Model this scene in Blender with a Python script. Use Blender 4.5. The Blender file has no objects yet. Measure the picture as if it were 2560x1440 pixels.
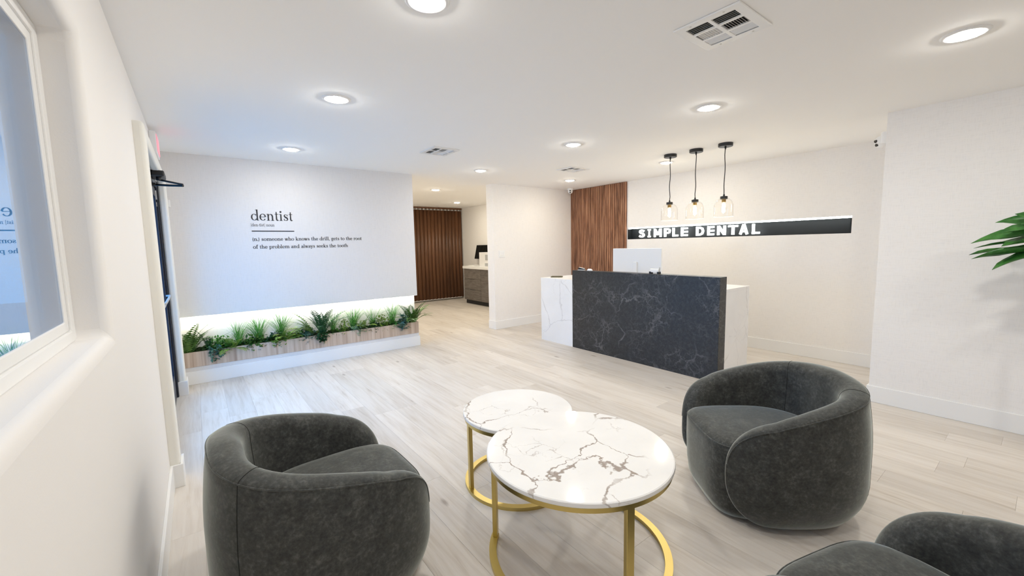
import bpy, bmesh, math, random
from mathutils import Vector, Matrix
R = math.radians
random.seed(7)
sc = bpy.context.scene
C = sc.collection

# ------------------------------------------------------------------ camera
F_PX, YAW, PIT, ROL = 1034.3, 0.65028605, 0.10346357, 0.02061507
CAM_H = 1.45
fw = Vector((math.sin(YAW)*math.cos(PIT), math.cos(YAW)*math.cos(PIT), -math.sin(PIT)))
rt = Vector((math.cos(YAW), -math.sin(YAW), 0.0))
dn = fw.cross(rt)
rt2 = math.cos(ROL)*rt + math.sin(ROL)*dn
dn2 = -math.sin(ROL)*rt + math.cos(ROL)*dn
camd = bpy.data.cameras.new('camera')
camd.sensor_width = 36.0
camd.lens = F_PX*36.0/2560.0
camd.clip_start = 0.02
camo = bpy.data.objects.new('camera', camd)
up = -dn2
camo.matrix_world = Matrix(((rt2.x, up.x, -fw.x, 0), (rt2.y, up.y, -fw.y, 0), (rt2.z, up.z, -fw.z, CAM_H), (0, 0, 0, 1)))
C.objects.link(camo)
sc.camera = camo

# ------------------------------------------------------------------ world, exposure
LAMP = 230.0            # downlight lens radiance
SKY = (0.45, 2.4, 5.6)
sc.view_settings.view_transform = 'Standard'
sc.view_settings.look = 'None'
sc.view_settings.gamma = 1.0
sc.view_settings.use_curve_mapping = False
sc.view_settings.exposure = 0.09
sc.cycles.max_bounces = 14
sc.cycles.diffuse_bounces = 8
sc.cycles.glossy_bounces = 6
sc.cycles.transparent_max_bounces = 12
world = bpy.data.worlds.new('world'); sc.world = world
world.use_nodes = True
wn = world.node_tree.nodes
wn['Background'].inputs[0].default_value = (*SKY, 1)
wn['Background'].inputs[1].default_value = 1.0

# ------------------------------------------------------------------ materials
def mat(name, col=(0.8, 0.8, 0.8), rough=0.5, metal=0.0, spec=0.5, emit=None, estr=0.0, sheen=0.0, coat=0.0):
    m = bpy.data.materials.new(name); m.use_nodes = True
    b = m.node_tree.nodes['Principled BSDF']
    b.inputs['Base Color'].default_value = (*col, 1)
    b.inputs['Roughness'].default_value = rough
    b.inputs['Metallic'].default_value = metal
    b.inputs['Specular IOR Level'].default_value = spec
    b.inputs['Sheen Weight'].default_value = sheen
    b.inputs['Coat Weight'].default_value = coat
    if emit:
        b.inputs['Emission Color'].default_value = (*emit, 1)
        b.inputs['Emission Strength'].default_value = estr
    return m
class NT:
    """small helper to wire nodes"""
    def __init__(s, m):
        s.t = m.node_tree; s.n = s.t.nodes; s.l = s.t.links; s.b = s.n['Principled BSDF']
    def add(s, kind, **kw):
        nd = s.n.new(kind)
        for k, v in kw.items():
            setattr(nd, k, v)
        return nd
    def coord(s, scale=(1, 1, 1), out='Object', rot=(0, 0, 0), loc=(0, 0, 0), rnd=False):
        tc = s.add('ShaderNodeTexCoord'); mp = s.add('ShaderNodeMapping')
        mp.inputs['Scale'].default_value = scale; mp.inputs['Rotation'].default_value = rot; mp.inputs['Location'].default_value = loc
        src = tc.outputs[out]
        if rnd:
            oi = s.add('ShaderNodeObjectInfo'); vm = s.add('ShaderNodeVectorMath', operation='MULTIPLY_ADD')
            cb = s.add('ShaderNodeCombineXYZ')
            for i in range(3): s.l.new(oi.outputs['Random'], cb.inputs[i])
            s.l.new(cb.outputs[0], vm.inputs[0]); vm.inputs[1].default_value = (37, 61, 13); s.l.new(src, vm.inputs[2])
            src = vm.outputs[0]
        s.l.new(src, mp.inputs[0]); return mp.outputs[0]
    def noise(s, vec, scale=5, detail=4, rough=0.55, dist=0.0):
        nd = s.add('ShaderNodeTexNoise'); s.l.new(vec, nd.inputs['Vector'])
        nd.inputs['Scale'].default_value = scale; nd.inputs['Detail'].default_value = detail
        nd.inputs['Roughness'].default_value = rough; nd.inputs['Distortion'].default_value = dist
        return nd.outputs['Fac']
    def ramp(s, fac, stops):
        nd = s.add('ShaderNodeValToRGB'); e = nd.color_ramp.elements
        while len(e) > 1: e.remove(e[-1])
        e[0].position = stops[0][0]; e[0].color = (*stops[0][1], 1)
        for p, c in stops[1:]:
            k = e.new(p); k.color = (*c, 1)
        s.l.new(fac, nd.inputs[0]); return nd.outputs[0]
    def math(s, op, a, b=None):
        nd = s.add('ShaderNodeMath', operation=op)
        for i, v in enumerate((a, b)):
            if v is None: continue
            if isinstance(v, (int, float)): nd.inputs[i].default_value = v
            else: s.l.new(v, nd.inputs[i])
        return nd.outputs[0]
    def mix(s, fac, a, b, mode='MIX'):
        nd = s.add('ShaderNodeMix', data_type='RGBA', blend_type=mode)
        for sock, v in ((nd.inputs[0], fac), (nd.inputs[6], a), (nd.inputs[7], b)):
            if isinstance(v, tuple): sock.default_value = (*v, 1)
            elif isinstance(v, (int, float)): sock.default_value = v
            else: s.l.new(v, sock)
        return nd.outputs[2]
    def bump(s, h, strength=0.2, dist=0.01):
        nd = s.add('ShaderNodeBump'); nd.inputs['Strength'].default_value = strength; nd.inputs['Distance'].default_value = dist
        s.l.new(h, nd.inputs['Height']); s.l.new(nd.outputs[0], s.b.inputs['Normal'])
    def color(s, c): s.l.new(c, s.b.inputs['Base Color'])

def m_wall(name, col):
    m = mat(name, col, 0.75, spec=0.25); t = NT(m)
    a = t.noise(t.coord((260, 260, 14)), 1.0, 2); b = t.noise(t.coord((14, 14, 260)), 1.0, 2)
    h = t.math('ADD', a, b)
    c = t.ramp(h, [(0.75, tuple(x*0.965 for x in col)), (1.25, tuple(min(1, x*1.02) for x in col))])
    t.color(c); t.bump(h, 0.12, 0.002)
    return m
M = {}
M['wall_plaster'] = mat('plaster_paint', (0.86, 0.842, 0.825), 0.8, spec=0.2)
t = NT(M['wall_plaster']); t.bump(t.noise(t.coord((1, 1, 1)), 160, 3), 0.10, 0.002)
M['wall'] = m_wall('wallpaper_linen', (0.86, 0.842, 0.825))
M['wall_grey'] = m_wall('wallpaper_grey_linen', (0.735, 0.72, 0.715))
M['wall_painted'] = m_wall('wall_paint', (0.85, 0.83, 0.79))
M['ceiling'] = mat('ceiling_paint', (0.95, 0.94, 0.925), 0.9, spec=0.1)
t = NT(M['ceiling']); t.bump(t.noise(t.coord((1, 1, 1)), 90, 3), 0.05, 0.003)
M['trim'] = mat('white_trim', (0.86, 0.86, 0.855), 0.4)
M['plastic'] = mat('white_plastic', (0.85, 0.85, 0.85), 0.35)
M['black'] = mat('black_metal', (0.012, 0.012, 0.014), 0.45)
M['black_frame'] = mat('black_anodised', (0.012, 0.016, 0.03), 0.35)
M['grey_dark'] = mat('dark_void', (0.02, 0.02, 0.02), 0.8)
M['steel'] = mat('brushed_steel', (0.6, 0.6, 0.6), 0.3, 1.0)
M['lens'] = mat('lamp_lens', (0.9, 0.9, 0.9), 0.5, emit=(1.0, 0.965, 0.895), estr=LAMP)
M['lens_warm'] = mat('lamp_lens_warm', (0.9, 0.9, 0.9), 0.5, emit=(1.0, 0.91, 0.74), estr=LAMP)
M['led'] = mat('led_warm_white', (0.9, 0.9, 0.9), 0.5, emit=(1.0, 0.93, 0.80), estr=62)
M['led_cool'] = mat('led_cool_white', (0.9, 0.9, 0.9), 0.5, emit=(0.93, 1.0, 0.97), estr=20)
M['letter_lit'] = mat('lit_acrylic', (0.95, 0.95, 0.95), 0.4, emit=(0.96, 1.0, 0.98), estr=2.5)
M['ink'] = mat('black_vinyl', (0.015, 0.015, 0.02), 0.5)
M['ink_grey'] = mat('grey_vinyl', (0.13, 0.13, 0.145), 0.5)
M['red_lit'] = mat('red_exit_lens', (0.75, 0.45, 0.46), 0.4, emit=(1.0, 0.20, 0.34), estr=0.42)

# floor planks
def m_plank():
    m = mat('oak_plank', (0.6, 0.53, 0.46), 0.42, spec=0.4); t = NT(m)
    v = t.coord((1, 1, 1), rnd=True)
    mp = t.add('ShaderNodeMapping'); mp.inputs['Scale'].default_value = (22, 1.3, 1); t.l.new(v, mp.inputs[0])
    g1 = t.noise(mp.outputs[0], 1.6, 6, 0.62, 0.6)
    mp2 = t.add('ShaderNodeMapping'); mp2.inputs['Scale'].default_value = (5, 0.7, 1); t.l.new(v, mp2.inputs[0])
    g2 = t.noise(mp2.outputs[0], 1.1, 4, 0.5, 1.2)
    g = t.math('ADD', t.math('MULTIPLY', g1, 0.6), t.math('MULTIPLY', g2, 0.4))
    c = t.ramp(g, [(0.27, (0.40, 0.35, 0.30)), (0.40, (0.59, 0.54, 0.485)), (0.53, (0.665, 0.625, 0.58)), (0.75, (0.73, 0.70, 0.66))])
    # knots
    kn = t.add('ShaderNodeTexVoronoi'); mp3 = t.add('ShaderNodeMapping'); mp3.inputs['Scale'].default_value = (3.4, 1.3, 1)
    t.l.new(v, mp3.inputs[0]); t.l.new(mp3.outputs[0], kn.inputs['Vector']); kn.inputs['Scale'].default_value = 1.0
    kd = t.ramp(t.math('ADD', kn.outputs['Distance'], t.math('MULTIPLY', g1, 0.08)), [(0.075, (1, 1, 1)), (0.115, (0, 0, 0))])
    c = t.mix(t.math('MULTIPLY', kd, 0.75), c, (0.30, 0.25, 0.21))
    oi = t.add('ShaderNodeObjectInfo')
    tone = t.ramp(oi.outputs['Random'], [(0.0, (0.90, 0.89, 0.88)), (0.5, (1, 0.99, 0.975)), (1.0, (1.06, 1.05, 1.04))])
    c = t.mix(1.0, c, tone, 'MULTIPLY')
    t.color(c); t.bump(g1, 0.08, 0.003)
    return m
M['plank'] = m_plank()
M['subfloor'] = mat('subfloor', (0.45, 0.39, 0.33), 0.6)

def m_wood(name, dark, mid, light, scale=(30, 30, 1.6), rough=0.5, rnd=True, bump=0.15):
    m = mat(name, mid, rough, spec=0.35); t = NT(m)
    v = t.coord(scale, rnd=rnd)
    g = t.noise(v, 1.3, 5, 0.6, 0.5)
    c = t.ramp(g, [(0.32, dark), (0.5, mid), (0.68, light)])
    oi = t.add('ShaderNodeObjectInfo')
    tone = t.ramp(oi.outputs['Random'], [(0, (0.86, 0.86, 0.86)), (1, (1.12, 1.11, 1.1))])
    t.color(t.mix(1.0, c, tone, 'MULTIPLY')); t.bump(g, bump, 0.004)
    return m
M['walnut'] = m_wood('walnut_slat', (0.11, 0.045, 0.022), (0.29, 0.135, 0.075), (0.48, 0.26, 0.155))
M['blind'] = m_wood('walnut_blind', (0.075, 0.030, 0.013), (0.125, 0.053, 0.023), (0.165, 0.074, 0.034), (30, 30, 0.8), 0.4)
M['planter'] = m_wood('planter_oak', (0.42, 0.30, 0.22), (0.60, 0.47, 0.37), (0.72, 0.60, 0.50), (16, 1, 0.5), 0.5, False)
M['laminate'] = m_wood('taupe_laminate', (0.115, 0.098, 0.085), (0.165, 0.145, 0.128), (0.21, 0.19, 0.17), (4, 4, 26), 0.55, False, 0.03)

def cracks(t, vec, scale, width, warp, wscale, wdet=4):
    """angular vein lines: distance to warped voronoi edges"""
    nz = t.add('ShaderNodeTexNoise'); t.l.new(vec, nz.inputs['Vector']); nz.inputs['Scale'].default_value = wscale; nz.inputs['Detail'].default_value = wdet; nz.inputs['Roughness'].default_value = 0.6
    sb = t.add('ShaderNodeVectorMath', operation='SUBTRACT'); t.l.new(nz.outputs['Color'], sb.inputs[0]); sb.inputs[1].default_value = (0.5, 0.5, 0.5)
    ma = t.add('ShaderNodeVectorMath', operation='MULTIPLY_ADD'); t.l.new(sb.outputs[0], ma.inputs[0]); ma.inputs[1].default_value = (warp, warp, warp); t.l.new(vec, ma.inputs[2])
    vo = t.add('ShaderNodeTexVoronoi', feature='DISTANCE_TO_EDGE'); t.l.new(ma.outputs[0], vo.inputs['Vector']); vo.inputs['Scale'].default_value = scale
    wv = t.math('MULTIPLY', t.ramp(t.noise(vec, scale*2.2, 2), [(0.35, (0.25,)*3), (0.7, (1.6,)*3)]), width)
    q = t.math('DIVIDE', vo.outputs['Distance'], wv)
    r = t.add('ShaderNodeMapRange', interpolation_type='SMOOTHSTEP'); r.inputs['From Min'].default_value = 0.25; r.inputs['From Max'].default_value = 1.0
    r.inputs['To Min'].default_value = 1.0; r.inputs['To Max'].default_value = 0.0; t.l.new(q, r.inputs['Value'])
    return r.outputs[0]
def m_marble(name, base, vein, scale, width, amount, rough, coat=0.0, off=(0, 0, 0)):
    m = mat(name, base, rough, coat=coat); t = NT(m)
    v = t.coord((1, 1, 1), loc=off, rot=(0.3, 0.2, 0.7))
    r1 = cracks(t, v, scale, width, 0.16, scale*2.2); r2 = cracks(t, v, scale*2.6, width*0.8, 0.10, scale*4)
    mask = t.ramp(t.noise(v, scale*0.85, 3), [(0.43, (0, 0, 0)), (0.56, (1, 1, 1))])
    mask2 = t.ramp(t.noise(v, scale*1.3, 2, 0.5, 0.4), [(0.54, (0, 0, 0)), (0.64, (1, 1, 1))])
    f = t.math('MAXIMUM', t.math('MULTIPLY', r1, mask), t.math('MULTIPLY', t.math('MULTIPLY', r2, mask2), 0.6))
    cloud = t.ramp(t.noise(v, scale*1.5, 5), [(0.35, tuple(x*0.95 for x in base)), (0.65, base)])
    t.color(t.mix(t.math('MULTIPLY', f, amount), cloud, vein))
    return m
M['marble_table'] = m_marble('marble_tabletop', (0.86, 0.855, 0.845), (0.26, 0.20, 0.16), 3.0, 0.024, 0.85, 0.06, 0.0, (1.7, 0.4, 0.0))
M['marble_desk'] = m_marble('marble_desk', (0.86, 0.86, 0.865), (0.52, 0.51, 0.51), 1.9, 0.022, 0.42, 0.3, 0.0, (3.1, 2.2, 0.7))
def m_stone():
    m = mat('charcoal_stone', (0.03, 0.031, 0.033), 0.42, spec=0.5); t = NT(m)
    v = t.coord((1, 1, 1), loc=(0.4, 1.1, 2.0))
    fine = t.noise(v, 30, 7, 0.72, 0.8)
    base = t.ramp(fine, [(0.36, (0.010, 0.0105, 0.0115)), (0.52, (0.019, 0.020, 0.0215)), (0.70, (0.040, 0.041, 0.043))])
    r1 = cracks(t, v, 2.1, 0.028, 0.25, 5); r2 = cracks(t, v, 5.5, 0.035, 0.14, 11); r3 = cracks(t, v, 14, 0.06, 0.08, 26)
    mk = t.ramp(t.noise(v, 2.4, 4), [(0.44, (0, 0, 0)), (0.60, (1, 1, 1))]); mk2 = t.ramp(t.noise(v, 3.3, 3, 0.5, 0.5), [(0.40, (0, 0, 0)), (0.62, (1, 1, 1))])
    f = t.math('MAXIMUM', t.math('MULTIPLY', t.math('MULTIPLY', r1, mk2), 0.8), t.math('MAXIMUM', t.math('MULTIPLY', t.math('MULTIPLY', r2, mk), 0.6), t.math('MULTIPLY', t.math('MULTIPLY', r3, mk), 0.4)))
    t.color(t.mix(t.math('MULTIPLY', f, 0.8), base, (0.15, 0.15, 0.152)))
    t.bump(fine, 0.25, 0.004)
    return m
M['stone'] = m_stone()
def m_suede():
    m = mat('charcoal_suede', (0.05, 0.052, 0.05), 0.75, spec=0.2, sheen=1.0); t = NT(m)
    v = t.coord((1, 1, 1))
    n = t.noise(v, 20, 7, 0.74, 0.3); n2 = t.noise(v, 75, 4, 0.65)
    h = t.math('ADD', t.math('MULTIPLY', n, 0.55), t.math('MULTIPLY', n2, 0.45))
    t.color(t.ramp(h, [(0.34, (0.022, 0.023, 0.023)), (0.52, (0.054, 0.056, 0.053)), (0.70, (0.125, 0.128, 0.119))]))
    t.b.inputs['Sheen Roughness'].default_value = 0.35
    t.b.inputs['Sheen Tint'].default_value = (0.8, 0.85, 0.8, 1)
    t.bump(n2, 0.15, 0.002)
    return m
M['suede'] = m_suede()
M['seam'] = mat('seam_thread', (0.02, 0.021, 0.02), 0.8, spec=0.1)
M['brass'] = mat('brushed_brass', (0.60, 0.47, 0.17), 0.34, 1.0)
M['brass_dark'] = mat('bronze', (0.16, 0.135, 0.07), 0.5, 0.6)
def m_leaf(name, dark, light, rough=0.45):
    m = mat(name, dark, rough, spec=0.4); t = NT(m)
    n = t.noise(t.coord((1, 1, 1), rnd=True), 18, 3)
    t.color(t.ramp(n, [(0.35, dark), (0.68, light)]))
    t.b.inputs['Subsurface Weight'].default_value = 0.0
    return m
M['fern'] = m_leaf('fern_green', (0.03, 0.10, 0.018), (0.12, 0.24, 0.04))
M['fern_dark'] = m_leaf('fern_dark_green', (0.014, 0.06, 0.022), (0.05, 0.15, 0.05))
M['lime'] = m_leaf('lime_green', (0.12, 0.25, 0.03), (0.30, 0.42, 0.09))
M['grass'] = m_leaf('grass_green', (0.045, 0.19, 0.03), (0.16, 0.40, 0.08))
M['blue_leaf'] = m_leaf('blue_green', (0.035, 0.12, 0.075), (0.20, 0.34, 0.26))
M['pale_leaf'] = m_leaf('pale_green', (0.13, 0.27, 0.13), (0.42, 0.55, 0.35))
M['moss'] = m_leaf('moss_green', (0.008, 0.022, 0.004), (0.03, 0.075, 0.012), 0.9)
M['bigleaf'] = m_leaf('glossy_leaf', (0.018, 0.10, 0.016), (0.07, 0.24, 0.045), 0.35)
M['stem'] = mat('stem', (0.06, 0.10, 0.03), 0.6)
M['bark'] = mat('bark', (0.12, 0.08, 0.05), 0.8)
M['pot'] = mat('pot_ceramic', (0.75, 0.74, 0.72), 0.5)
M['soil'] = mat('soil', (0.03, 0.022, 0.015), 0.9)
M['screen'] = mat('black_screen', (0.008, 0.010, 0.010), 0.12)
M['mon_white'] = mat('monitor_white', (0.80, 0.81, 0.83), 0.25)
M['grey_pl'] = mat('grey_plastic', (0.45, 0.46, 0.47), 0.4)
M['paper'] = mat('paper', (0.82, 0.81, 0.79), 0.7)
M['concrete'] = mat('exterior_concrete', (0.42, 0.42, 0.41), 0.9)
M['bulb_glow'] = mat('filament_glow', (1, 0.9, 0.7), 0.5, emit=(1.0, 0.82, 0.50), estr=58)
M['socket'] = mat('socket_brass', (0.30, 0.19, 0.06), 0.4, 0.6)
def m_glass(name, tint, base_refl, rough=0.0):
    m = bpy.data.materials.new(name); m.use_nodes = True
    n = m.node_tree.nodes; l = m.node_tree.links; n.clear()
    out = n.new('ShaderNodeOutputMaterial'); mx = n.new('ShaderNodeMixShader')
    tr = n.new('ShaderNodeBsdfTransparent'); gl = n.new('ShaderNodeBsdfGlossy'); lw = n.new('ShaderNodeLayerWeight'); lw.inputs['Blend'].default_value = 0.5
    tr.inputs[0].default_value = (*tint, 1); gl.inputs['Roughness'].default_value = rough
    pw = n.new('ShaderNodeMath'); pw.operation = 'POWER'; pw.inputs[1].default_value = 4.0
    ml = n.new('ShaderNodeMath'); ml.operation = 'MULTIPLY_ADD'; ml.use_clamp = True
    ml.inputs[1].default_value = 0.9-base_refl; ml.inputs[2].default_value = base_refl
    l.new(lw.outputs['Facing'], pw.inputs[0]); l.new(pw.outputs[0], ml.inputs[0]); l.new(ml.outputs[0], mx.inputs[0])
    l.new(tr.outputs[0], mx.inputs[1]); l.new(gl.outputs[0], mx.inputs[2]); l.new(mx.outputs[0], out.inputs[0])
    return m
M['glass'] = m_glass('clear_glass', (0.96, 0.98, 1.0), 0.04)
M['glass_shade'] = m_glass('shade_glass', (0.995, 0.985, 0.965), 0.03)
M['glass_rim'] = mat('glass_rim', (0.9, 0.88, 0.84), 0.1)
M['glass_film'] = m_glass('reflective_film_glass', (0.55, 0.54, 0.53), 0.42)

# ------------------------------------------------------------------ mesh helpers
class MB:
    def __init__(s): s.v = []; s.f = []; s.sm = False
    def add(s, verts, faces):
        o = len(s.v); s.v += [tuple(p) for p in verts]; s.f += [tuple(i+o for i in f) for f in faces]; return s
    def box(s, x0, x1, y0, y1, z0, z1):
        v = [(x, y, z) for z in (z0, z1) for y in (y0, y1) for x in (x0, x1)]
        return s.add(v, [(0, 2, 3, 1), (4, 5, 7, 6), (0, 1, 5, 4), (2, 6, 7, 3), (0, 4, 6, 2), (1, 3, 7, 5)])
    def tube(s, pts, r, n=10, cap=True):
        pts = [Vector(p) for p in pts]; rings = []
        up = Vector((0, 0, 1))
        rs = r if isinstance(r, (list, tuple)) else [r]*len(pts)
        prev = None
        for i, p in enumerate(pts):
            d = (pts[min(i+1, len(pts)-1)] - pts[max(i-1, 0)]).normalized()
            a = prev - d*prev.dot(d) if prev is not None else (d.cross(up) if abs(d.z) < 0.95 else d.cross(Vector((1, 0, 0))))
            a.normalize(); prev = a; b = d.cross(a)
            rings.append([p + (a*math.cos(2*math.pi*k/n) + b*math.sin(2*math.pi*k/n))*rs[i] for k in range(n)])
        v = [q for rg in rings for q in rg]; f = []
        for i in range(len(pts)-1):
            for k in range(n):
                f.append((i*n+k, i*n+(k+1) % n, (i+1)*n+(k+1) % n, (i+1)*n+k))
        if cap: f.append(tuple(range(n-1, -1, -1))); f.append(tuple((len(pts)-1)*n+k for k in range(n)))
        return s.add(v, f)
    def lathe(s, prof, n=32, c=(0, 0, 0), closed=False):
        v = []; f = []; m = len(prof)
        for k in range(n):
            a = 2*math.pi*k/n
            v += [(c[0]+r*math.cos(a), c[1]+r*math.sin(a), c[2]+z) for r, z in prof]
        for k in range(n):
            k2 = (k+1) % n
            for j in range(m if closed else m-1):
                j2 = (j+1) % m
                f.append((k*m+j, k2*m+j, k2*m+j2, k*m+j2))
        return s.add(v, f)
    def disc(s, c, r, n=32, down=True):
        v = [(c[0]+r*math.cos(2*math.pi*k/n), c[1]+r*math.sin(2*math.pi*k/n), c[2]) for k in range(n)]
        return s.add(v, [tuple(range(n-1, -1, -1)) if down else tuple(range(n))])
    def prism(s, poly, axis, a, b):
        """poly in the other two axes (in order), extruded along axis from a to b"""
        n = len(poly)
        def P(u, w, t): return {'x': (t, u, w), 'y': (u, t, w), 'z': (u, w, t)}[axis]
        v = [P(u, w, a) for u, w in poly] + [P(u, w, b) for u, w in poly]
        f = [tuple(range(n)), tuple(range(2*n-1, n-1, -1))] + [(i, (i+1) % n, n+(i+1) % n, n+i) for i in range(n)]
        return s.add(v, f)
    def mesh(s, name):
        me = bpy.data.meshes.new(name); me.from_pydata(s.v, [], s.f); me.validate()
        bm = bmesh.new(); bm.from_mesh(me); bmesh.ops.recalc_face_normals(bm, faces=bm.faces); bm.to_mesh(me); bm.free()
        return me
def link(name, me, m=None, parent=None, smooth=False, bevel=0, seg=2, angle=35):
    o = bpy.data.objects.new(name, me); C.objects.link(o)
    if m is not None and not me.materials: me.materials.append(M[m] if isinstance(m, str) else m)
    if smooth:
        for p in me.polygons: p.use_smooth = True
    if bevel:
        b = o.modifiers.new('bevel', 'BEVEL'); b.width = bevel; b.segments = seg; b.limit_method = 'ANGLE'; b.angle_limit = R(angle)
    if parent is not None: o.parent = parent
    return o
def obj(name, mb, m, parent=None, **kw): return link(name, mb.mesh(name), m, parent, **kw)
def auto_smooth(o, ang=40):
    for p in o.data.polygons: p.use_smooth = True
    o.data.set_sharp_from_angle(angle=R(ang)); return o
def tag(o, label, cat=None, group=None, kind=None):
    o['label'] = label
    if cat: o['category'] = cat
    if group: o['group'] = group
    if kind: o['kind'] = kind
    return o
def thing(name, label, cat, loc=(0, 0, 0), rz=0, group=None, kind=None):
    o = bpy.data.objects.new(name, None); C.objects.link(o); o.location = loc; o.rotation_euler = (0, 0, rz); o.empty_display_size = 0.1
    return tag(o, label, cat, group, kind)
def dup(o, parent=None):
    c = o.copy(); C.objects.link(c); c.parent = parent
    for ch in o.children: dup(ch, c)
    return c
def boxo(name, b, m, parent=None, **kw): return obj(name, MB().box(*b), m, parent, **kw)

def slab(axis, p0, p1, us, vs, holes):
    """wall of thickness p0..p1 along axis with rectangular holes (u0,u1,v0,v1)"""
    mb = MB(); nu, nv = len(us)-1, len(vs)-1
    def solid(i, j):
        if i < 0 or j < 0 or i >= nu or j >= nv: return False
        u, v = (us[i]+us[i+1])/2, (vs[j]+vs[j+1])/2
        return not any(h[0] < u < h[1] and h[2] < v < h[3] for h in holes)
    idx = {}
    def P(i, j, k):
        key = (i, j, k)
        if key not in idx:
            p = (p0, p1)[k]; u, v = us[i], vs[j]
            mb.v.append((p, u, v) if axis == 'x' else (u, p, v)); idx[key] = len(mb.v)-1
        return idx[key]
    for i in range(nu):
        for j in range(nv):
            if not solid(i, j): continue
            mb.f.append((P(i, j, 0), P(i+1, j, 0), P(i+1, j+1, 0), P(i, j+1, 0)))
            mb.f.append((P(i, j, 1), P(i, j+1, 1), P(i+1, j+1, 1), P(i+1, j, 1)))
            if not solid(i-1, j): mb.f.append((P(i, j, 0), P(i, j+1, 0), P(i, j+1, 1), P(i, j, 1)))
            if not solid(i+1, j): mb.f.append((P(i+1, j, 0), P(i+1, j, 1), P(i+1, j+1, 1), P(i+1, j+1, 0)))
            if not solid(i, j-1): mb.f.append((P(i, j, 0), P(i, j, 1), P(i+1, j, 1), P(i+1, j, 0)))
            if not solid(i, j+1): mb.f.append((P(i, j+1, 0), P(i+1, j+1, 0), P(i+1, j+1, 1), P(i, j+1, 1)))
    return mb
def struct(name, mb, m, label, cat, parent=None, **kw):
    o = obj(name, mb, m, parent, **kw); return tag(o, label, cat, kind='structure')

# ------------------------------------------------------------------ room shell
H = 2.48
XL, XS, XP = -0.225, 5.915, 4.685     # left wall, sign wall, partition
YT, YS = 5.64, 5.795                  # lettered wall, wall with the switch
floor = struct('floor', MB().box(-0.40, 6.03, -2.5, 10.25, -0.06, -0.004), 'subfloor', 'light oak plank floor running through the whole room', 'floor')
PW, PL = 0.20, 1.5
pk = MB()
x0, x1, y0, y1, z0, z1 = 0, PW-0.0005, 0, PL-0.0005, -0.004, 0
b_ = 0.0005
pk.add([(x0, y0, z0), (x1, y0, z0), (x1, y1, z0), (x0, y1, z0), (x0, y0, z1-b_), (x1, y0, z1-b_), (x1, y1, z1-b_), (x0, y1, z1-b_),
        (x0+b_, y0+b_, z1), (x1-b_, y0+b_, z1), (x1-b_, y1-b_, z1), (x0+b_, y1-b_, z1)],
       [(0, 3, 2, 1), (0, 1, 5, 4), (1, 2, 6, 5), (2, 3, 7, 6), (3, 0, 4, 7), (4, 5, 9, 8), (5, 6, 10, 9), (6, 7, 11, 10), (7, 4, 8, 11), (8, 9, 10, 11)])
plank_me = pk.mesh('plank'); plank_me.materials.append(M['plank'])
def region(x, y):      # where the plank field shows
    if y > 5.95: return 2.2 < x < 5.95
    if y > 0.93: return x < 5.95
    return x < 4.75
rp = random.Random(3)
col = 0
xx = 1.33 - 8*PW
while xx < 5.95:
    off = {8: 1.255, 9: 1.255+0.62, 10: 0.955}.get(col, rp.random()*PL) % PL
    yy = off - PL - 0.75
    while yy < 10.15:
        cy = yy + PL/2
        if xx+PW > -0.26 and cy > (-1.6 if xx > 2.2 else -0.6) and any(region(xx+PW/2, q) for q in (yy+0.05, cy, yy+PL-0.05)):
            pl = link('plank', plank_me, None, floor); pl.location = (xx, yy, 0)
        yy += PL
    xx += PW; col += 1

ceiling = struct('ceiling', MB().box(-0.40, 6.03, -2.5, 10.25, H, H+0.1), 'ceiling', 'flat off-white ceiling with recessed downlights', 'ceiling')

wl = slab('x', -0.40, XL, [-2.5, -0.30, 1.79, 3.30, 5.30, 5.87], [0, 1.19, 2.09, 2.12, H], [(-0.30, 1.79, 1.19, 2.09), (3.30, 5.30, 0, 2.12)])
wall_left = struct('wall_left', wl, 'wall_plaster', 'long off-white wall holding the window and the entry door', 'wall', bevel=0.028, seg=5, angle=60)
auto_smooth(wall_left, 50)

prof = [(YT, 0), (YT, 0.19), (YT+0.11, 0.19), (YT+0.11, 0.745), (YT, 0.745), (YT, H), (YT+0.23, H), (YT+0.23, 0)]
wall_far = struct('wall_far', MB().prism(prof, 'x', XL, 2.54), 'wall_grey', 'off-white wall carrying the dentist lettering above a lit planter recess', 'wall')
wall_center = struct('wall_center', MB().box(4.04, XS, YS, 5.99, 0, H), 'wall', 'off-white wall with a light switch beside the passage', 'wall')
sg = slab('x', XS, 6.03, [0.93, 1.42, 4.475, 10.12], [0, 1.505, 1.70, H], [(1.42, 4.475, 1.505, 1.70)])
wall_right = struct('wall_right', sg, 'wall', 'beige wall behind the reception desk with the sign niche', 'wall')
wall_partition = struct('wall_partition', MB().box(XP, 6.03, -2.5, 0.93, 0, H), 'wall', 'pale grey partition wall at the right with the leafy plant', 'wall')
wall_rear = struct('wall_rear', MB().box(XL, XP, -2.5, -2.4, 0, H), 'wall', 'plain off-white wall closing the room at the rear', 'wall')
wall_passage = struct('wall_passage', MB().box(1.9, 6.03, 10.12, 10.25, 0, H), 'wall_painted', 'cream wall behind the dark vertical blinds', 'wall')
wall_passage_left = struct('wall_passage_left', MB().box(1.9, 2.0, 5.87, 10.12, 0, H), 'wall_painted', 'cream side wall of the back room', 'wall')

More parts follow.
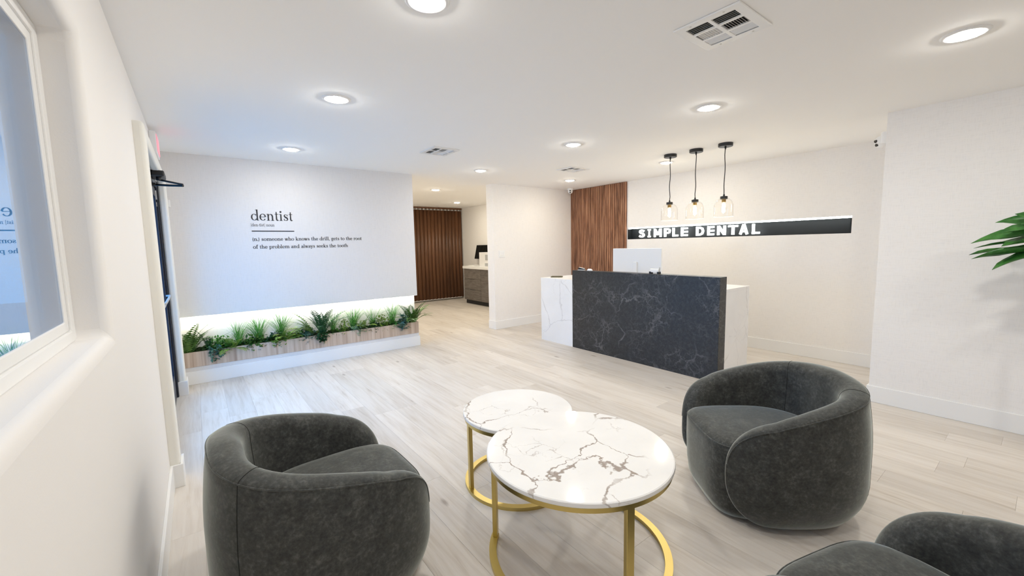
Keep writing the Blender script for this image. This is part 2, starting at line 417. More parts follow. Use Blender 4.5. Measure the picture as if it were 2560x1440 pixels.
BH, BT = 0.145, 0.014
def base(name, boxes, label):
    root = None
    mb = MB()
    for b in boxes: mb.box(*b)
    return struct(name, mb, 'trim', label, 'baseboard', bevel=0.003, seg=2)
def base_poly(name, poly, label):
    return struct(name, MB().prism(poly, 'z', 0, BH), 'trim', label, 'baseboard', bevel=0.003, seg=2)
base_poly('baseboard_left', [(XL, -2.4), (XL+BT, -2.4), (XL+BT, 3.205-BT), (-0.175+BT, 3.205-BT), (-0.175+BT, 3.36), (-0.175, 3.36), (-0.175, 3.205), (XL, 3.205)], 'white baseboard under the window wrapping the door surround')
base_poly('baseboard_door', [(-0.24, 5.28), (-0.175, 5.28), (-0.175, 5.44), (XL, 5.44), (XL, YT), (XL+BT, YT), (XL+BT, 5.44+BT), (-0.175+BT, 5.44+BT), (-0.175+BT, 5.28-BT), (-0.24, 5.28-BT)], 'white baseboard block at the far side of the entry door')
base_poly('baseboard_far', [(XL+BT, YT-BT), (2.54+BT, YT-BT), (2.54+BT, YT+0.23), (2.54, YT+0.23), (2.54, YT), (XL+BT, YT)], 'white baseboard below the wooden planter')
base_poly('baseboard_center', [(4.04-BT, 5.99), (4.04-BT, YS-BT), (XS-BT, YS-BT), (XS-BT, YS), (4.04, YS), (4.04, 5.99)], 'white baseboard under the light switch')
base_poly('baseboard_right', [(XS-BT, 0.93+BT), (XS, 0.93+BT), (XS, YS-BT), (XS-BT, YS-BT)], 'white baseboard behind the reception desk')
base_poly('baseboard_partition', [(XP-BT, -2.4), (XP, -2.4), (XP, 0.93), (XS, 0.93), (XS, 0.93+BT), (XP-BT, 0.93+BT)], 'white baseboard along the right partition')

# door surround, proud of the wall, rounded
ds = slab('x', -0.24, -0.175, [3.205, 3.36, 5.28, 5.44], [0, 2.12, 2.20], [(3.36, 5.28, 0, 2.12)])
M['trim_cream'] = mat('cream_paint', (0.86, 0.845, 0.79), 0.7, spec=0.2)
dso = struct('trim_1', ds, 'trim_cream', 'cream rounded surround framing the entry door', 'door surround', bevel=0.02, seg=4, angle=60); auto_smooth(dso, 50)

# window
win = thing('window_1', 'white framed window with reflective glass in the left wall', 'window', (0, 0, 0), kind='structure')
wf = slab('x', -0.36, -0.306, [-0.30, -0.255, 1.745, 1.79], [1.19, 1.225, 2.055, 2.09], [(-0.255, 1.745, 1.225, 2.055)])
obj('window_frame', wf, 'trim', win, bevel=0.004)
ws = slab('x', -0.352, -0.3115, [-0.255, -0.22, 1.71, 1.745], [1.225, 1.255, 2.025, 2.055], [(-0.22, 1.71, 1.255, 2.025)])
obj('sash', ws, 'trim', win, bevel=0.003)
boxo('pane', (-0.3175, -0.3150, -0.225, 1.715, 1.25, 2.03), 'glass_film', win)

# entry door
door = thing('door_1', 'black framed double glass entry door seen edge on', 'door', (0, 0, 0), kind='structure')
df = slab('x', -0.31, -0.24, [3.30, 3.36, 5.235, 5.30], [0, 2.06, 2.12], [(3.36, 5.235, 0, 2.06)])
obj('door_frame', df, 'black_frame', door, bevel=0.003)
for k, (ya, yb) in enumerate(((3.364, 4.296), (4.300, 5.231))):
    lf = slab('x', -0.295, -0.255, [ya, ya+0.06, yb-0.06, yb], [0.008, 0.24, 1.97, 2.056], [(ya+0.06, yb-0.06, 0.24, 1.97)])
    lo = obj('door_leaf', lf, 'black_frame', door, bevel=0.003)
    boxo('pane', (-0.278, -0.272, ya+0.055, yb-0.055, 0.235, 1.975), 'glass', lo)
    pb = MB().tube([(-0.255, ya+0.05, 1.03), (-0.222, ya+0.05, 1.03), (-0.222, yb-0.05, 1.03), (-0.255, yb-0.05, 1.03)], 0.010, 10)
    obj('push_bar', pb, 'grey_pl', lo, smooth=True)
boxo('sticker', (-0.2745, -0.2465, 5.2335, 5.235, 1.95, 2.035), 'paper', door)
boxo('sticker', (-0.2745, -0.2510, 5.2335, 5.235, 1.885, 1.925), 'paper', door)
# door closer on the header
clo = thing('door_closer', 'black hydraulic closer with folded arm above the entry door', 'door closer', (-0.19, 4.55, 2.10))
cb = MB().box(-0.05, 0.04, -0.02, 0.26, -0.022, 0.024); obj('closer_body', cb, 'black', clo, bevel=0.012, seg=4)
obj('pivot', MB().tube([(0.0, 0.06, -0.022), (0.0, 0.06, -0.05)], 0.02, 12), 'black', clo)
obj('arm', MB().tube([(0.0, 0.06, -0.045), (0.02, 0.05, -0.05), (0.155, -0.03, -0.085)], 0.008, 8), 'black', clo)
obj('arm', MB().tube([(-0.05, 0.16, -0.075), (0.06, 0.08, -0.085), (0.155, -0.03, -0.095)], 0.009, 8), 'black', clo)
boxo('foot', (-0.07, -0.03, 0.12, 0.20, -0.085, -0.062), 'black', clo)

# exterior paving
struct('ground', MB().box(-14, -0.41, -8, 20, -0.25, -0.06), 'concrete', 'grey paving outside the entry door', 'ground')

# ------------------------------------------------------------------ downlights
def downlight_mesh():
    tr = MB().lathe([(0.064, -0.006), (0.070, -0.009), (0.086, -0.008), (0.095, -0.001), (0.095, 0.0), (0.064, 0.0)], 40, closed=True)
    ln = MB().lathe([(max(0.0001, 0.0645*math.sin(q*math.pi/16)), -0.005-0.016*math.cos(q*math.pi/16)) for q in range(9)], 40)
    return tr.mesh('trim_ring'), ln.mesh('lens')
trim_me, lens_me = downlight_mesh()
trim_me.materials.append(M['plastic'])
lens_w = lens_me.copy(); lens_me.materials.append(M['lens']); lens_w.materials.append(M['lens_warm'])
for me_ in (trim_me, lens_me, lens_w):
    for p in me_.polygons: p.use_smooth = True
DL = [((0.86, 1.68), 'recessed downlight cut off by the top edge of the photo', 0),
      ((0.86, 3.09), 'recessed downlight over the open floor left of the vents, nearer one', 0),
      ((0.87, 4.85), 'recessed downlight in front of the dentist lettering wall', 0),
      ((3.22, 3.13), 'recessed downlight between the small ceiling vents, in front of the walnut slats', 0),
      ((3.21, 4.88), 'recessed downlight just outside the passage opening', 0),
      ((4.94, 4.88), 'recessed downlight next to the corner security camera and walnut slats', 1),
      ((3.25, 1.71), 'recessed downlight left of the three pendants, below the large vent', 0),
      ((3.23, 0.36), 'recessed downlight at the upper right near the partition wall', 0),
      ((4.97, 3.16), 'recessed downlight behind the leftmost pendant cord', 1),
      ((3.565, 6.92), 'recessed downlight inside the passage, nearer of the two', 1),
      ((5.02, 8.68), 'recessed downlight inside the passage, close to the blinds', 1),
      ((2.75, 6.92), 'added unseen fill downlight of the back room just behind the lettered wall', 1),  # added out of sight to brighten the passage ceiling
      ((3.0, 8.70), 'added fill downlight of the back room hidden behind the lettered wall', 1),  # extra unseen lamp, put in to lift the dark passage floor
      ((5.02, 6.92), 'added fill downlight of the back room hidden behind the switch wall', 1),  # also added out of view, for more light in the passage
      ((3.23, -1.05), 'added unseen fill downlight at the rear beside the partition', 0),  # added behind the camera to light the partition and right floor
      ((0.86, 0.30), 'recessed downlight above the photographer', 0),
      ]
for (x, y), lab, warm in DL:
    d = thing('downlight', lab, 'downlight', (x, y, H), 0, 'recessed ceiling downlights')
    link('trim_ring', trim_me, None, d); link('lens', lens_w if warm else lens_me, None, d)

# ------------------------------------------------------------------ ceiling registers
def register(label, x0, x1, y0, y1):
    cx, cy, hx, hy = (x0+x1)/2, (y0+y1)/2, (x1-x0)/2, (y1-y0)/2
    g = thing('ceiling_vent', label, 'vent', (cx, cy, H), 0, 'ceiling air vents')
    fr = 0.042
    ix, iy = hx-fr, hy-fr
    # frame plate with sloped rim: 2 columns along y, 3 rows along x
    us = [-hx, -ix, -ix*0.40, -ix*0.28, ix*0.28, ix*0.40, ix, hx]
    vs = [-hy, -iy, -0.009, 0.009, iy, hy]
    holes = [(a, b, c_, d_) for a, b in ((-ix, -ix*0.40), (-ix*0.28, ix*0.28), (ix*0.40, ix)) for c_, d_ in ((-iy, -0.009), (0.009, iy))]
    mb = slab('x', -0.010, -0.001, us, vs, holes); mb.v = [(v[1], v[2], v[0]) for v in mb.v]
    obj('frame', mb, 'plastic', g, bevel=0.002)
    boxo('duct_opening', (-ix, ix, -iy, iy, -0.0015, -0.0005), 'grey_dark', g)
    def bank(u0, u1, v0, v1, along, tilt):
        m = MB(); n = 5 if along == 'y' else 9
        for i in range(n):
            w = 0.007
            if along == 'y':      # louvre runs along y
                u = u0 + (i+0.5)*(u1-u0)/n
                m.prism([(u-w*0.75, -0.0095), (u-w*0.75+0.0012, -0.0095), (u+w*0.75*tilt+0.0012, -0.002), (u+w*0.75*tilt, -0.002)], 'y', v0, v1)
            else:
                v = v0 + (i+0.5)*(v1-v0)/n
                m.prism([(v-w*0.7, -0.0095), (v-w*0.7+0.0012, -0.0095), (v+w*0.7*tilt+0.0012, -0.002), (v+w*0.7*tilt, -0.002)], 'x', u0, u1)
        obj('louver_bank', m, 'plastic', g)
    for s, (v0, v1) in ((-1, (-iy, -0.009)), (1, (0.009, iy))):
        bank(-ix, -ix*0.40, v0, v1, 'y', 1.0)
        bank(ix*0.40, ix, v0, v1, 'y', -3.0)
        bank(-ix*0.28, ix*0.28, v0, v1, 'x', -2.2 if s > 0 else 0.4)
    for sx in (-1, 1):
        for sy in (-1, 1):
            obj('screw', MB().tube([(sx*(hx-0.02), sy*hy*0.5, -0.0095), (sx*(hx-0.02), sy*hy*0.5, -0.0115)], 0.005, 8), 'steel', g)
    return g
register('large white ceiling vent with louvers near the top of the photo', 1.95, 2.285, 0.90, 1.215)
register('white ceiling vent toward the passage, left of the other small one', 2.04, 2.345, 3.96, 4.30)
register('white ceiling vent nearest the walnut slat panel', 4.09, 4.44, 4.00, 4.31)

# ------------------------------------------------------------------ lettering strokes
class Glyphs:
    def __init__(s, stem, hair): s.S = stem; s.h = hair; s.q = []
    def stroke(s, pts, ws):
        n = len(pts); L = []; Rr = []
        for i in range(n):
            a = pts[max(i-1, 0)]; b = pts[min(i+1, n-1)]
            dx, dy = b[0]-a[0], b[1]-a[1]; d = math.hypot(dx, dy) or 1; nx, ny = -dy/d, dx/d
            w = ws[i]/2 if isinstance(ws, (list, tuple)) else ws/2
            L.append((pts[i][0]+nx*w, pts[i][1]+ny*w)); Rr.append((pts[i][0]-nx*w, pts[i][1]-ny*w))
        s.q.append((L, Rr))
    def line(s, x0, y0, x1, y1, w): s.stroke([(x0, y0), (x1, y1)], w)
    def arc(s, cx, cy, rx, ry, a0, a1, thick=None, n=18, even=None):
        pts = []; ws = []
        for i in range(n+1):
            a = R(a0+(a1-a0)*i/n); pts.append((cx+rx*math.cos(a), cy+ry*math.sin(a)))
            ws.append(even if even else s.h + ((thick or s.S)-s.h)*abs(math.cos(a))**1.6)
        s.stroke(pts, ws)
    def dot(s, cx, cy, r):
        n = 10; L = [(cx+r*math.cos(math.pi*i/n), cy+r*math.sin(math.pi*i/n)) for i in range(n+1)]
        s.q.append((L, [(x, 2*cy-y) for x, y in L]))
    def serif(s, cx, y, w): s.line(cx-w/2, y, cx+w/2, y, s.h)
    def stem(s, x, y0, y1, foot=True, flag=True):
        s.line(x, y0, x, y1, s.S)
        if foot: s.serif(x, y0+s.h/2, 0.46)
        if flag: s.stroke([(x-0.24, y1-s.h*0.8), (x, y1-s.h/2)], [s.h, s.h*1.2])
    def glyph(s, ch):
        S, h = s.S, s.h; A = 1.62
        if ch == 'o': s.arc(0.50, 0.5, 0.40, 0.48, 0, 360, n=28); return 1.04
        if ch == 'e': s.arc(0.48, 0.5, 0.38, 0.48, 8, 325, n=26); s.line(0.12, 0.54, 0.86, 0.54, h); return 0.98
        if ch == 'd': s.arc(0.46, 0.48, 0.36, 0.46, 40, 330, n=24); s.stem(0.90, 0, A, False); s.line(0.90, h/2, 1.14, h/2, h); return 1.18
        if ch == 'b': s.arc(0.62, 0.48, 0.36, 0.46, -150, 145, n=24); s.stem(0.20, 0, A, False); return 1.10
        if ch == 'p': s.arc(0.66, 0.5, 0.36, 0.46, -145, 145, n=24); s.stem(0.26, -0.48, 1.0); return 1.14
        if ch in 'nmhr':
            s.stem(0.26, 0, A if ch == 'h' else 1.0)
            if ch == 'r':
                s.arc(0.58, 0.66, 0.30, 0.30, 170, 70, h*1.3); s.dot(0.74, 0.86, S*0.62); return 0.86
            k = 2 if ch == 'm' else 1
            for i in range(k):
                x0 = 0.26+0.62*i
                s.stroke([(x0+0.05, 0.66), (x0+0.16, 0.88), (x0+0.34, 0.97), (x0+0.52, 0.90), (x0+0.62, 0.68)], [h, h*1.2, h*1.6, S*0.9, S])
                s.line(x0+0.62, 0.70, x0+0.62, 0, S); s.serif(x0+0.62, h/2, 0.46)
            return 0.62*k+0.54
        if ch == 'u':
            s.stem(0.24, 0.30, 1.0, False); s.stroke([(0.24, 0.32), (0.32, 0.10), (0.50, 0.03), (0.68, 0.10), (0.80, 0.28)], [S, S*0.9, h*1.6, h*1.2, h])
            s.stem(0.86, 0, 1.0, False); s.line(0.86, h/2, 1.08, h/2, h); return 1.12
        if ch == 'i': s.stem(0.26, 0, 1.0); s.dot(0.25, 1.36, S*0.72); return 0.56
        if ch == 'l': s.stem(0.26, 0, A); return 0.56
        if ch == 't':
            s.stroke([(0.28, 1.34), (0.28, 0.30), (0.32, 0.10), (0.44, 0.03), (0.58, 0.10)], [S*0.7, S, S, S*0.7, h]); s.line(0.04, 0.98, 0.58, 0.98, h*1.2); return 0.66
        if ch == 'f':
            s.line(0.28, 0, 0.28, 1.25, S); s.serif(0.30, h/2, 0.5); s.arc(0.50, 1.28, 0.22, 0.32, 180, 60, S); s.dot(0.62, 1.50, S*0.6); s.line(0.04, 0.98, 0.58, 0.98, h*1.2); return 0.66
        if ch == 's':
            s.stroke([(0.66, 0.76), (0.60, 0.90), (0.42, 0.97), (0.22, 0.90), (0.17, 0.74), (0.28, 0.60), (0.46, 0.50), (0.62, 0.38), (0.68, 0.22), (0.58, 0.08), (0.38, 0.03), (0.20, 0.10), (0.13, 0.28)],
                     [h*1.4, h, h, S*0.6, S*0.85, S*1.05, S*1.1, S*1.05, S*0.85, S*0.5, h, h, h*1.4])
            s.line(0.66, 0.97, 0.66, 0.70, h); s.line(0.13, 0.03, 0.13, 0.32, h); return 0.82
        if ch == 'k':
            s.stem(0.26, 0, A); s.line(0.30, 0.44, 0.82, 0.97, h*1.2); s.line(0.46, 0.58, 0.88, 0.02, S); s.serif(0.84, 0.97, 0.4); s.serif(0.88, h/2, 0.44); return 1.12
        if ch == 'w':
            for a, b, w in ((0.12, 0.40, S), (0.40, 0.62, h*1.2), (0.62, 0.90, S), (0.90, 1.16, h*1.2)):
                up = w > h*1.3; s.line(a, 1.0 if up else 0.0, b, 0.0 if up else 1.0, w)
            s.serif(0.12, 0.98, 0.36); s.serif(0.62, 0.98, 0.3); s.serif(1.16, 0.98, 0.34); return 1.28
        if ch == 'y':
            s.line(0.12, 1.0, 0.46, 0.05, S); s.stroke([(0.82, 1.0), (0.46, 0.0), (0.34, -0.34), (0.18, -0.42)], [h*1.2, h*1.2, h*1.4, h*2]); s.dot(0.16, -0.38, S*0.55)
            s.serif(0.13, 0.98, 0.4); s.serif(0.82, 0.98, 0.36); return 0.94
        if ch == 'a':
            s.stroke([(0.18, 0.74), (0.26, 0.90), (0.44, 0.97), (0.62, 0.90), (0.68, 0.70)], [S*0.9, h*1.2, h*1.2, S*0.8, S]); s.line(0.68, 0.72, 0.68, 0.16, S); s.stroke([(0.68, 0.16), (0.74, 0.04), (0.90, 0.08)], [S, h*1.6, h])
            s.arc(0.42, 0.28, 0.28, 0.25, 60, 320, n=18); s.stroke([(0.68, 0.56), (0.50, 0.54), (0.36, 0.50)], h*1.2); return 0.94
        if ch == 'g':
            s.arc(0.44, 0.68, 0.28, 0.29, 0, 360, n=24); s.stroke([(0.30, 0.42), (0.20, 0.26), (0.34, 0.12), (0.64, 0.06), (0.78, -0.10), (0.70, -0.32), (0.42, -0.42), (0.16, -0.32), (0.14, -0.12), (0.30, 0.06)],
                     [h, h*1.5, S*0.8, S, S*0.9, h*1.5, h, S*0.5, S*0.6, h]); s.stroke([(0.64, 0.86), (0.76, 0.98), (0.90, 0.96)], [h, h*1.3, h*2.4]); return 0.96
        if ch == '(': s.arc(0.62, 0.58, 0.42, 0.98, 125, 235, S*0.8); return 0.52
        if ch == ')': s.arc(-0.16, 0.58, 0.42, 0.98, -55, 55, S*0.8); return 0.46
        if ch == '[': s.line(0.16, -0.35, 0.16, 1.55, S*0.5); s.line(0.14, 1.53, 0.36, 1.53, h); s.line(0.14, -0.33, 0.36, -0.33, h); return 0.46
        if ch == ']': s.line(0.26, -0.35, 0.26, 1.55, S*0.5); s.line(0.06, 1.53, 0.28, 1.53, h); s.line(0.06, -0.33, 0.28, -0.33, h); return 0.46
        if ch == '-': s.line(0.06, 0.45, 0.42, 0.45, S*0.55); return 0.50
        if ch == '.': s.dot(0.18, 0.10, S*0.62); return 0.36
        if ch == ',': s.dot(0.18, 0.10, S*0.6); s.stroke([(0.25, 0.06), (0.10, -0.24)], [S*0.5, h]); return 0.36
        return 0.52
    def mesh(s, mb, ox, k, sx, plane, depth):
        """plane(u,v,d)->xyz"""
        for L, Rr in s.q:
            n = len(L); vs = []
            for d in (0, depth):
                vs += [plane(ox+x*k*sx, y*k, d) for x, y in L] + [plane(ox+x*k*sx, y*k, d) for x, y in Rr]
            f = []
            for i in range(n-1):
                f.append((2*n+i, 2*n+i+1, 3*n+i+1, 3*n+i))
                f.append((i, i+1, 2*n+i+1, 2*n+i)); f.append((n+i, 3*n+i, 3*n+i+1, n+i+1))
            f.append((0, 2*n, 3*n, n)); f.append((n-1, 2*n-1, 4*n-1, 3*n-1))
            mb.add(vs, f)
        s.q = []
def measure(txt, stem=.2, hair=.06, gap=0.04):
    g = Glyphs(stem, hair); w = 0
    for ch in txt: w += g.glyph(ch)+gap
    return w
let = thing('wall_lettering', 'black serif dictionary definition of dentist lettered on the wall', 'wall lettering', (0.54, YT, 1.47))
LX, LZ = 0.54, 1.47
def plane_far(zb): return lambda u, v, d: (u, -0.0005-d, zb-LZ+v)
# headline, one mesh per letter
W = 1.0
tw = measure('dentist'); kx = (0.98-0.544); kh = 0.076; sx = kx/(tw*kh)
ox = 0.004; g = Glyphs(0.20, 0.05)
for ch in 'dentist':
    mb = MB(); adv = g.glyph(ch); g.mesh(mb, ox, kh, sx, plane_far(1.795), 0.003); ox += (adv+0.04)*kh*sx
    obj('letter', mb, 'ink', let)
def text_line(name, txt, x0, x1, zb, k, m, stem, hair):
    tw = measure(txt, stem, hair); sx = (x1-x0)/(tw*k); mb = MB(); g = Glyphs(stem, hair); ox = x0-LX
    for ch in txt:
        adv = g.glyph(ch); g.mesh(mb, ox, k, sx, plane_far(zb), 0.002); ox += (adv+0.04)*k*sx
    o = obj(name, mb, m, let); o['kind'] = 'stuff'; return o
text_line('pronunciation_line', '[den-tist] noun', 0.535, 0.775, 1.727, 0.0215, 'ink_grey', 0.20, 0.10)
boxo('divider_line', (0.0, 0.44, -0.003, -0.0005, 0.196, 0.206), 'ink', let)
text_line('definition_line', '(n.) someone who knows the drill, gets to the root', 0.538, 1.785, 1.559, 0.0275, 'ink', 0.22, 0.09)
text_line('definition_line', 'of the problem and always seeks the tooth', 0.54, 1.602, 1.469, 0.0275, 'ink', 0.22, 0.09)
tag(let, 'black serif dictionary definition of dentist lettered on the wall', 'wall lettering')

# ------------------------------------------------------------------ sign niche
sign = thing('lit_sign', 'long black niche sign with glowing white letters on the beige wall', 'sign', (XS, 4.475, 1.505))
sy = 4.475
def SB(name, x0, x1, y0, y1, z0, z1, m, **kw): return boxo(name, (x0-XS, x1-XS, y0-sy, y1-sy, z0-1.505, z1-1.505), m, sign, **kw)
M['sign_black'] = mat('sign_black', (0.013, 0.014, 0.015), 0.6, spec=0.3)
SB('back_panel', 6.031, 6.045, 1.38, 4.515, 1.465, 1.74, 'sign_black')
SB('end_panel', 5.917, 6.0305, 4.463, 4.4748, 1.5052, 1.6998, 'sign_black')
SB('end_panel', 5.917, 6.0305, 1.4202, 1.432, 1.5052, 1.678, 'sign_black')
SB('bottom_panel', 5.917, 6.0305, 1.432, 4.463, 1.5052, 1.513, 'sign_black')
SB('top_panel', 5.937, 6.0305, 1.432, 4.463, 1.692, 1.6998, 'sign_black')
SB('led_strip', 5.9165, 5.936, 1.4205, 4.4625, 1.679, 1.6998, 'led_cool')
BS = 0.24   # bold stroke in cap heights
def cap(g, ch):
    w = BS
    if ch == 'S':
        g.stroke([(0.70, 0.76), (0.58, 0.85), (0.40, 0.88), (0.22, 0.83), (0.16, 0.70), (0.26, 0.58), (0.44, 0.51), (0.62, 0.42), (0.70, 0.28), (0.62, 0.16), (0.42, 0.11), (0.24, 0.14), (0.10, 0.23)], w*0.92)
    elif ch == 'I':
        g.line(0.5, 0, 0.5, 1, w*1.05); g.line(0.16, 0.09, 0.84, 0.09, w*0.68); g.line(0.16, 0.91, 0.84, 0.91, w*0.68)
    elif ch == 'M':
        g.line(0.14, 0, 0.14, 1, w); g.line(1.02, 0, 1.02, 1, w); g.stroke([(0.16, 0.95), (0.58, 0.28)], w*0.9); g.stroke([(1.0, 0.95), (0.58, 0.28)], w*0.9)
    elif ch == 'P':
        g.line(0.14, 0, 0.14, 1, w); g.stroke([(0.14, 0.88), (0.5, 0.88), (0.68, 0.82), (0.73, 0.67), (0.68, 0.52), (0.5, 0.45), (0.14, 0.45)], w*0.88)
    elif ch == 'L':
        g.line(0.14, 0, 0.14, 1, w); g.line(0.02, 0.11, 0.76, 0.11, w*0.85)
    elif ch == 'E':
        g.line(0.14, 0, 0.14, 1, w)
        for y in (0.11, 0.5, 0.89): g.line(0.04, y, 0.78, y, w*0.82)
    elif ch == 'D':
        g.line(0.14, 0, 0.14, 1, w); g.stroke([(0.14, 0.89), (0.44, 0.88), (0.68, 0.78), (0.78, 0.5), (0.68, 0.22), (0.44, 0.12), (0.14, 0.11)], w*0.9)
    elif ch == 'N':
        g.line(0.14, 0, 0.14, 1, w); g.line(0.84, 0, 0.84, 1, w); g.stroke([(0.18, 0.93), (0.80, 0.07)], w*1.05)
    elif ch == 'T':
        g.line(0.44, 0, 0.44, 1, w); g.line(0.0, 0.89, 0.88, 0.89, w*0.82)
    elif ch == 'A':
        g.line(0.12, 0, 0.46, 1, w); g.line(0.84, 0, 0.50, 1, w); g.line(0.22, 0.30, 0.74, 0.30, w*0.75)
LET = [('S', 4.285, 4.164), ('I', 4.118, 4.046), ('M', 3.994, 3.855), ('P', 3.81, 3.692), ('L', 3.663, 3.568), ('E', 3.521, 3.411),
       ('D', 3.280, 3.153), ('E', 3.107, 3.008), ('N', 2.964, 2.841), ('T', 2.808, 2.679), ('A', 2.66, 2.54), ('L', 2.496, 2.399)]
WID = dict(S=0.84, I=1.0, M=1.16, P=0.86, L=0.76, E=0.78, D=0.91, N=0.98, T=0.88, A=0.98)
for ch, ya, yb in LET:
    g = Glyphs(0.2, 0.2); cap(g, ch); mb = MB(); k = 0.134; s_ = (ya-yb)/(WID[ch]*k)
    g.mesh(mb, 0, k, s_, lambda u, v, d, ya=ya: (0.062-d, ya-u-sy, 1.530-1.505+v), 0.022)
    obj('letter', mb, 'letter_lit', sign)

# ------------------------------------------------------------------ walnut slat panel
slp = thing('slat_panel', 'walnut vertical slat panel between the corner and the sign wall', 'slat panel', (XS, 4.49, 0))
boxo('backing_board', (-0.010, -0.001, 0.0, YS-4.49-0.002, 0.005, H-0.003), 'walnut', slp)
sl_me = MB().box(-0.030, -0.010, -0.0165, 0.0165, 0.006, H-0.004).mesh('slat'); sl_me.materials.append(M['walnut'])
ns = 31
for i in range(ns):
    s_ = link('slat', sl_me, None, slp); s_.location = (0, 0.016 + i*(YS-4.49-0.034)/(ns-1), 0)
    b = s_.modifiers.new('bevel', 'BEVEL'); b.width = 0.003; b.segments = 1

# ------------------------------------------------------------------ reception desk
dk = thing('reception_desk', 'reception desk with charcoal stone front panel and white marble ends', 'reception desk', (4.14, 2.01, 0))
def DB(name, x0, x1, y0, y1, z0, z1, m, **kw): return boxo(name, (x0-4.14, x1-4.14, y0-2.01, y1-2.01, z0, z1), m, dk, bevel=0.002, **kw)
tag(DB('front_panel', 4.14, 4.276, 2.01, 4.055, 0, 1.085, 'stone'), 'charcoal stone front panel with pale veins')
tag(DB('wing_panel', 4.141, 4.170, 4.055, 4.716, 0, 0.95, 'marble_desk'), 'white marble wing beside the dark panel')
DB('end_panel', 4.170, 4.83, 4.686, 4.716, 0, 0.92, 'marble_desk')
DB('end_panel', 4.276, 4.83, 2.022, 2.052, 0, 0.92, 'marble_desk')
DB('worktop', 4.170, 4.83, 4.055, 4.716, 0.92, 0.95, 'marble_desk')
DB('worktop', 4.276, 4.83, 2.022, 4.055, 0.92, 0.95, 'marble_desk')
DB('inner_panel', 4.80, 4.825, 3.75, 4.686, 0.02, 0.92, 'marble_desk')

# monitor on the desk (back side toward us)
mon = thing('monitor', 'white desktop monitor seen from the back above the dark desk panel', 'monitor', (4.50, 3.30, 0.95))
boxo('screen_housing', (0.04, 0.065, -0.37, 0.375, 0.045, 0.425), 'mon_white', mon, bevel=0.006, seg=3)
boxo('display', (0.065, 0.067, -0.36, 0.365, 0.055, 0.415), 'screen', mon)
boxo('stand_neck', (0.01, 0.04, -0.028, 0.028, 0.008, 0.25), 'mon_white', mon, bevel=0.004)
boxo('stand_foot', (-0.09, 0.11, -0.11, 0.11, 0.0, 0.010), 'mon_white', mon, bevel=0.003)
# small things on the desk ledge
ch = thing('card_holder', 'small white card holder on black feet on the desk ledge', 'card holder', (4.21, 2.80, 1.085))
boxo('holder_body', (-0.02, 0.02, -0.06, 0.055, 0.016, 0.058), 'plastic', ch, bevel=0.006, seg=3)
boxo('foot', (-0.022, 0.022, -0.066, -0.040, 0.0, 0.026), 'black', ch, bevel=0.003)
boxo('foot', (-0.022, 0.022, 0.036, 0.064, 0.0, 0.026), 'black', ch, bevel=0.003)
boxo('clip', (-0.004, 0.004, -0.066, -0.058, 0.026, 0.075), 'grey_pl', ch)
st = thing('stapler', 'black and white stapler lying on the desk ledge', 'stapler', (4.215, 3.95, 1.085), R(6))
boxo('stapler_base', (-0.018, 0.018, -0.055, 0.055, 0.0, 0.009), 'plastic', st, bevel=0.003)
obj('stapler_top', MB().prism([(-0.055, 0.009), (0.05, 0.009), (0.05, 0.030), (0.02, 0.038), (-0.055, 0.020)], 'x', -0.014, 0.014), 'black', st, bevel=0.003)
obj('stapler_cap', MB().prism([(-0.05, 0.021), (0.03, 0.037), (0.04, 0.042), (-0.045, 0.027)], 'x', -0.012, 0.012), 'plastic', st, bevel=0.002)
mo = MB().lathe([(0.0001, 0.026), (0.018, 0.024), (0.030, 0.014), (0.034, 0.004), (0.034, 0.0), (0.0001, 0.0)], 20)
mouse = obj('computer_mouse', mo, 'plastic', smooth=True); mouse.location = (4.215, 3.80, 1.085); mouse.scale = (0.8, 1.35, 1)
tag(mouse, 'small white mouse beside the stapler on the desk ledge', 'mouse')
tray = thing('card_tray', 'thin bronze tray on the white marble wing of the desk', 'tray', (4.345, 4.58, 0.95), R(-52))
obj('tray_base', MB().box(-0.085, 0.085, -0.055, 0.055, 0, 0.005), 'brass_dark', tray)
for nm, b in (('tray_rim', (-0.085, 0.085, -0.055, -0.049, 0.005, 0.014)), ('tray_rim', (-0.085, 0.085, 0.049, 0.055, 0.005, 0.014)),
              ('tray_rim', (-0.085, -0.079, -0.049, 0.049, 0.005, 0.014)), ('tray_rim', (0.079, 0.085, -0.049, 0.049, 0.005, 0.014))):
    boxo(nm, b, 'brass_dark', tray)

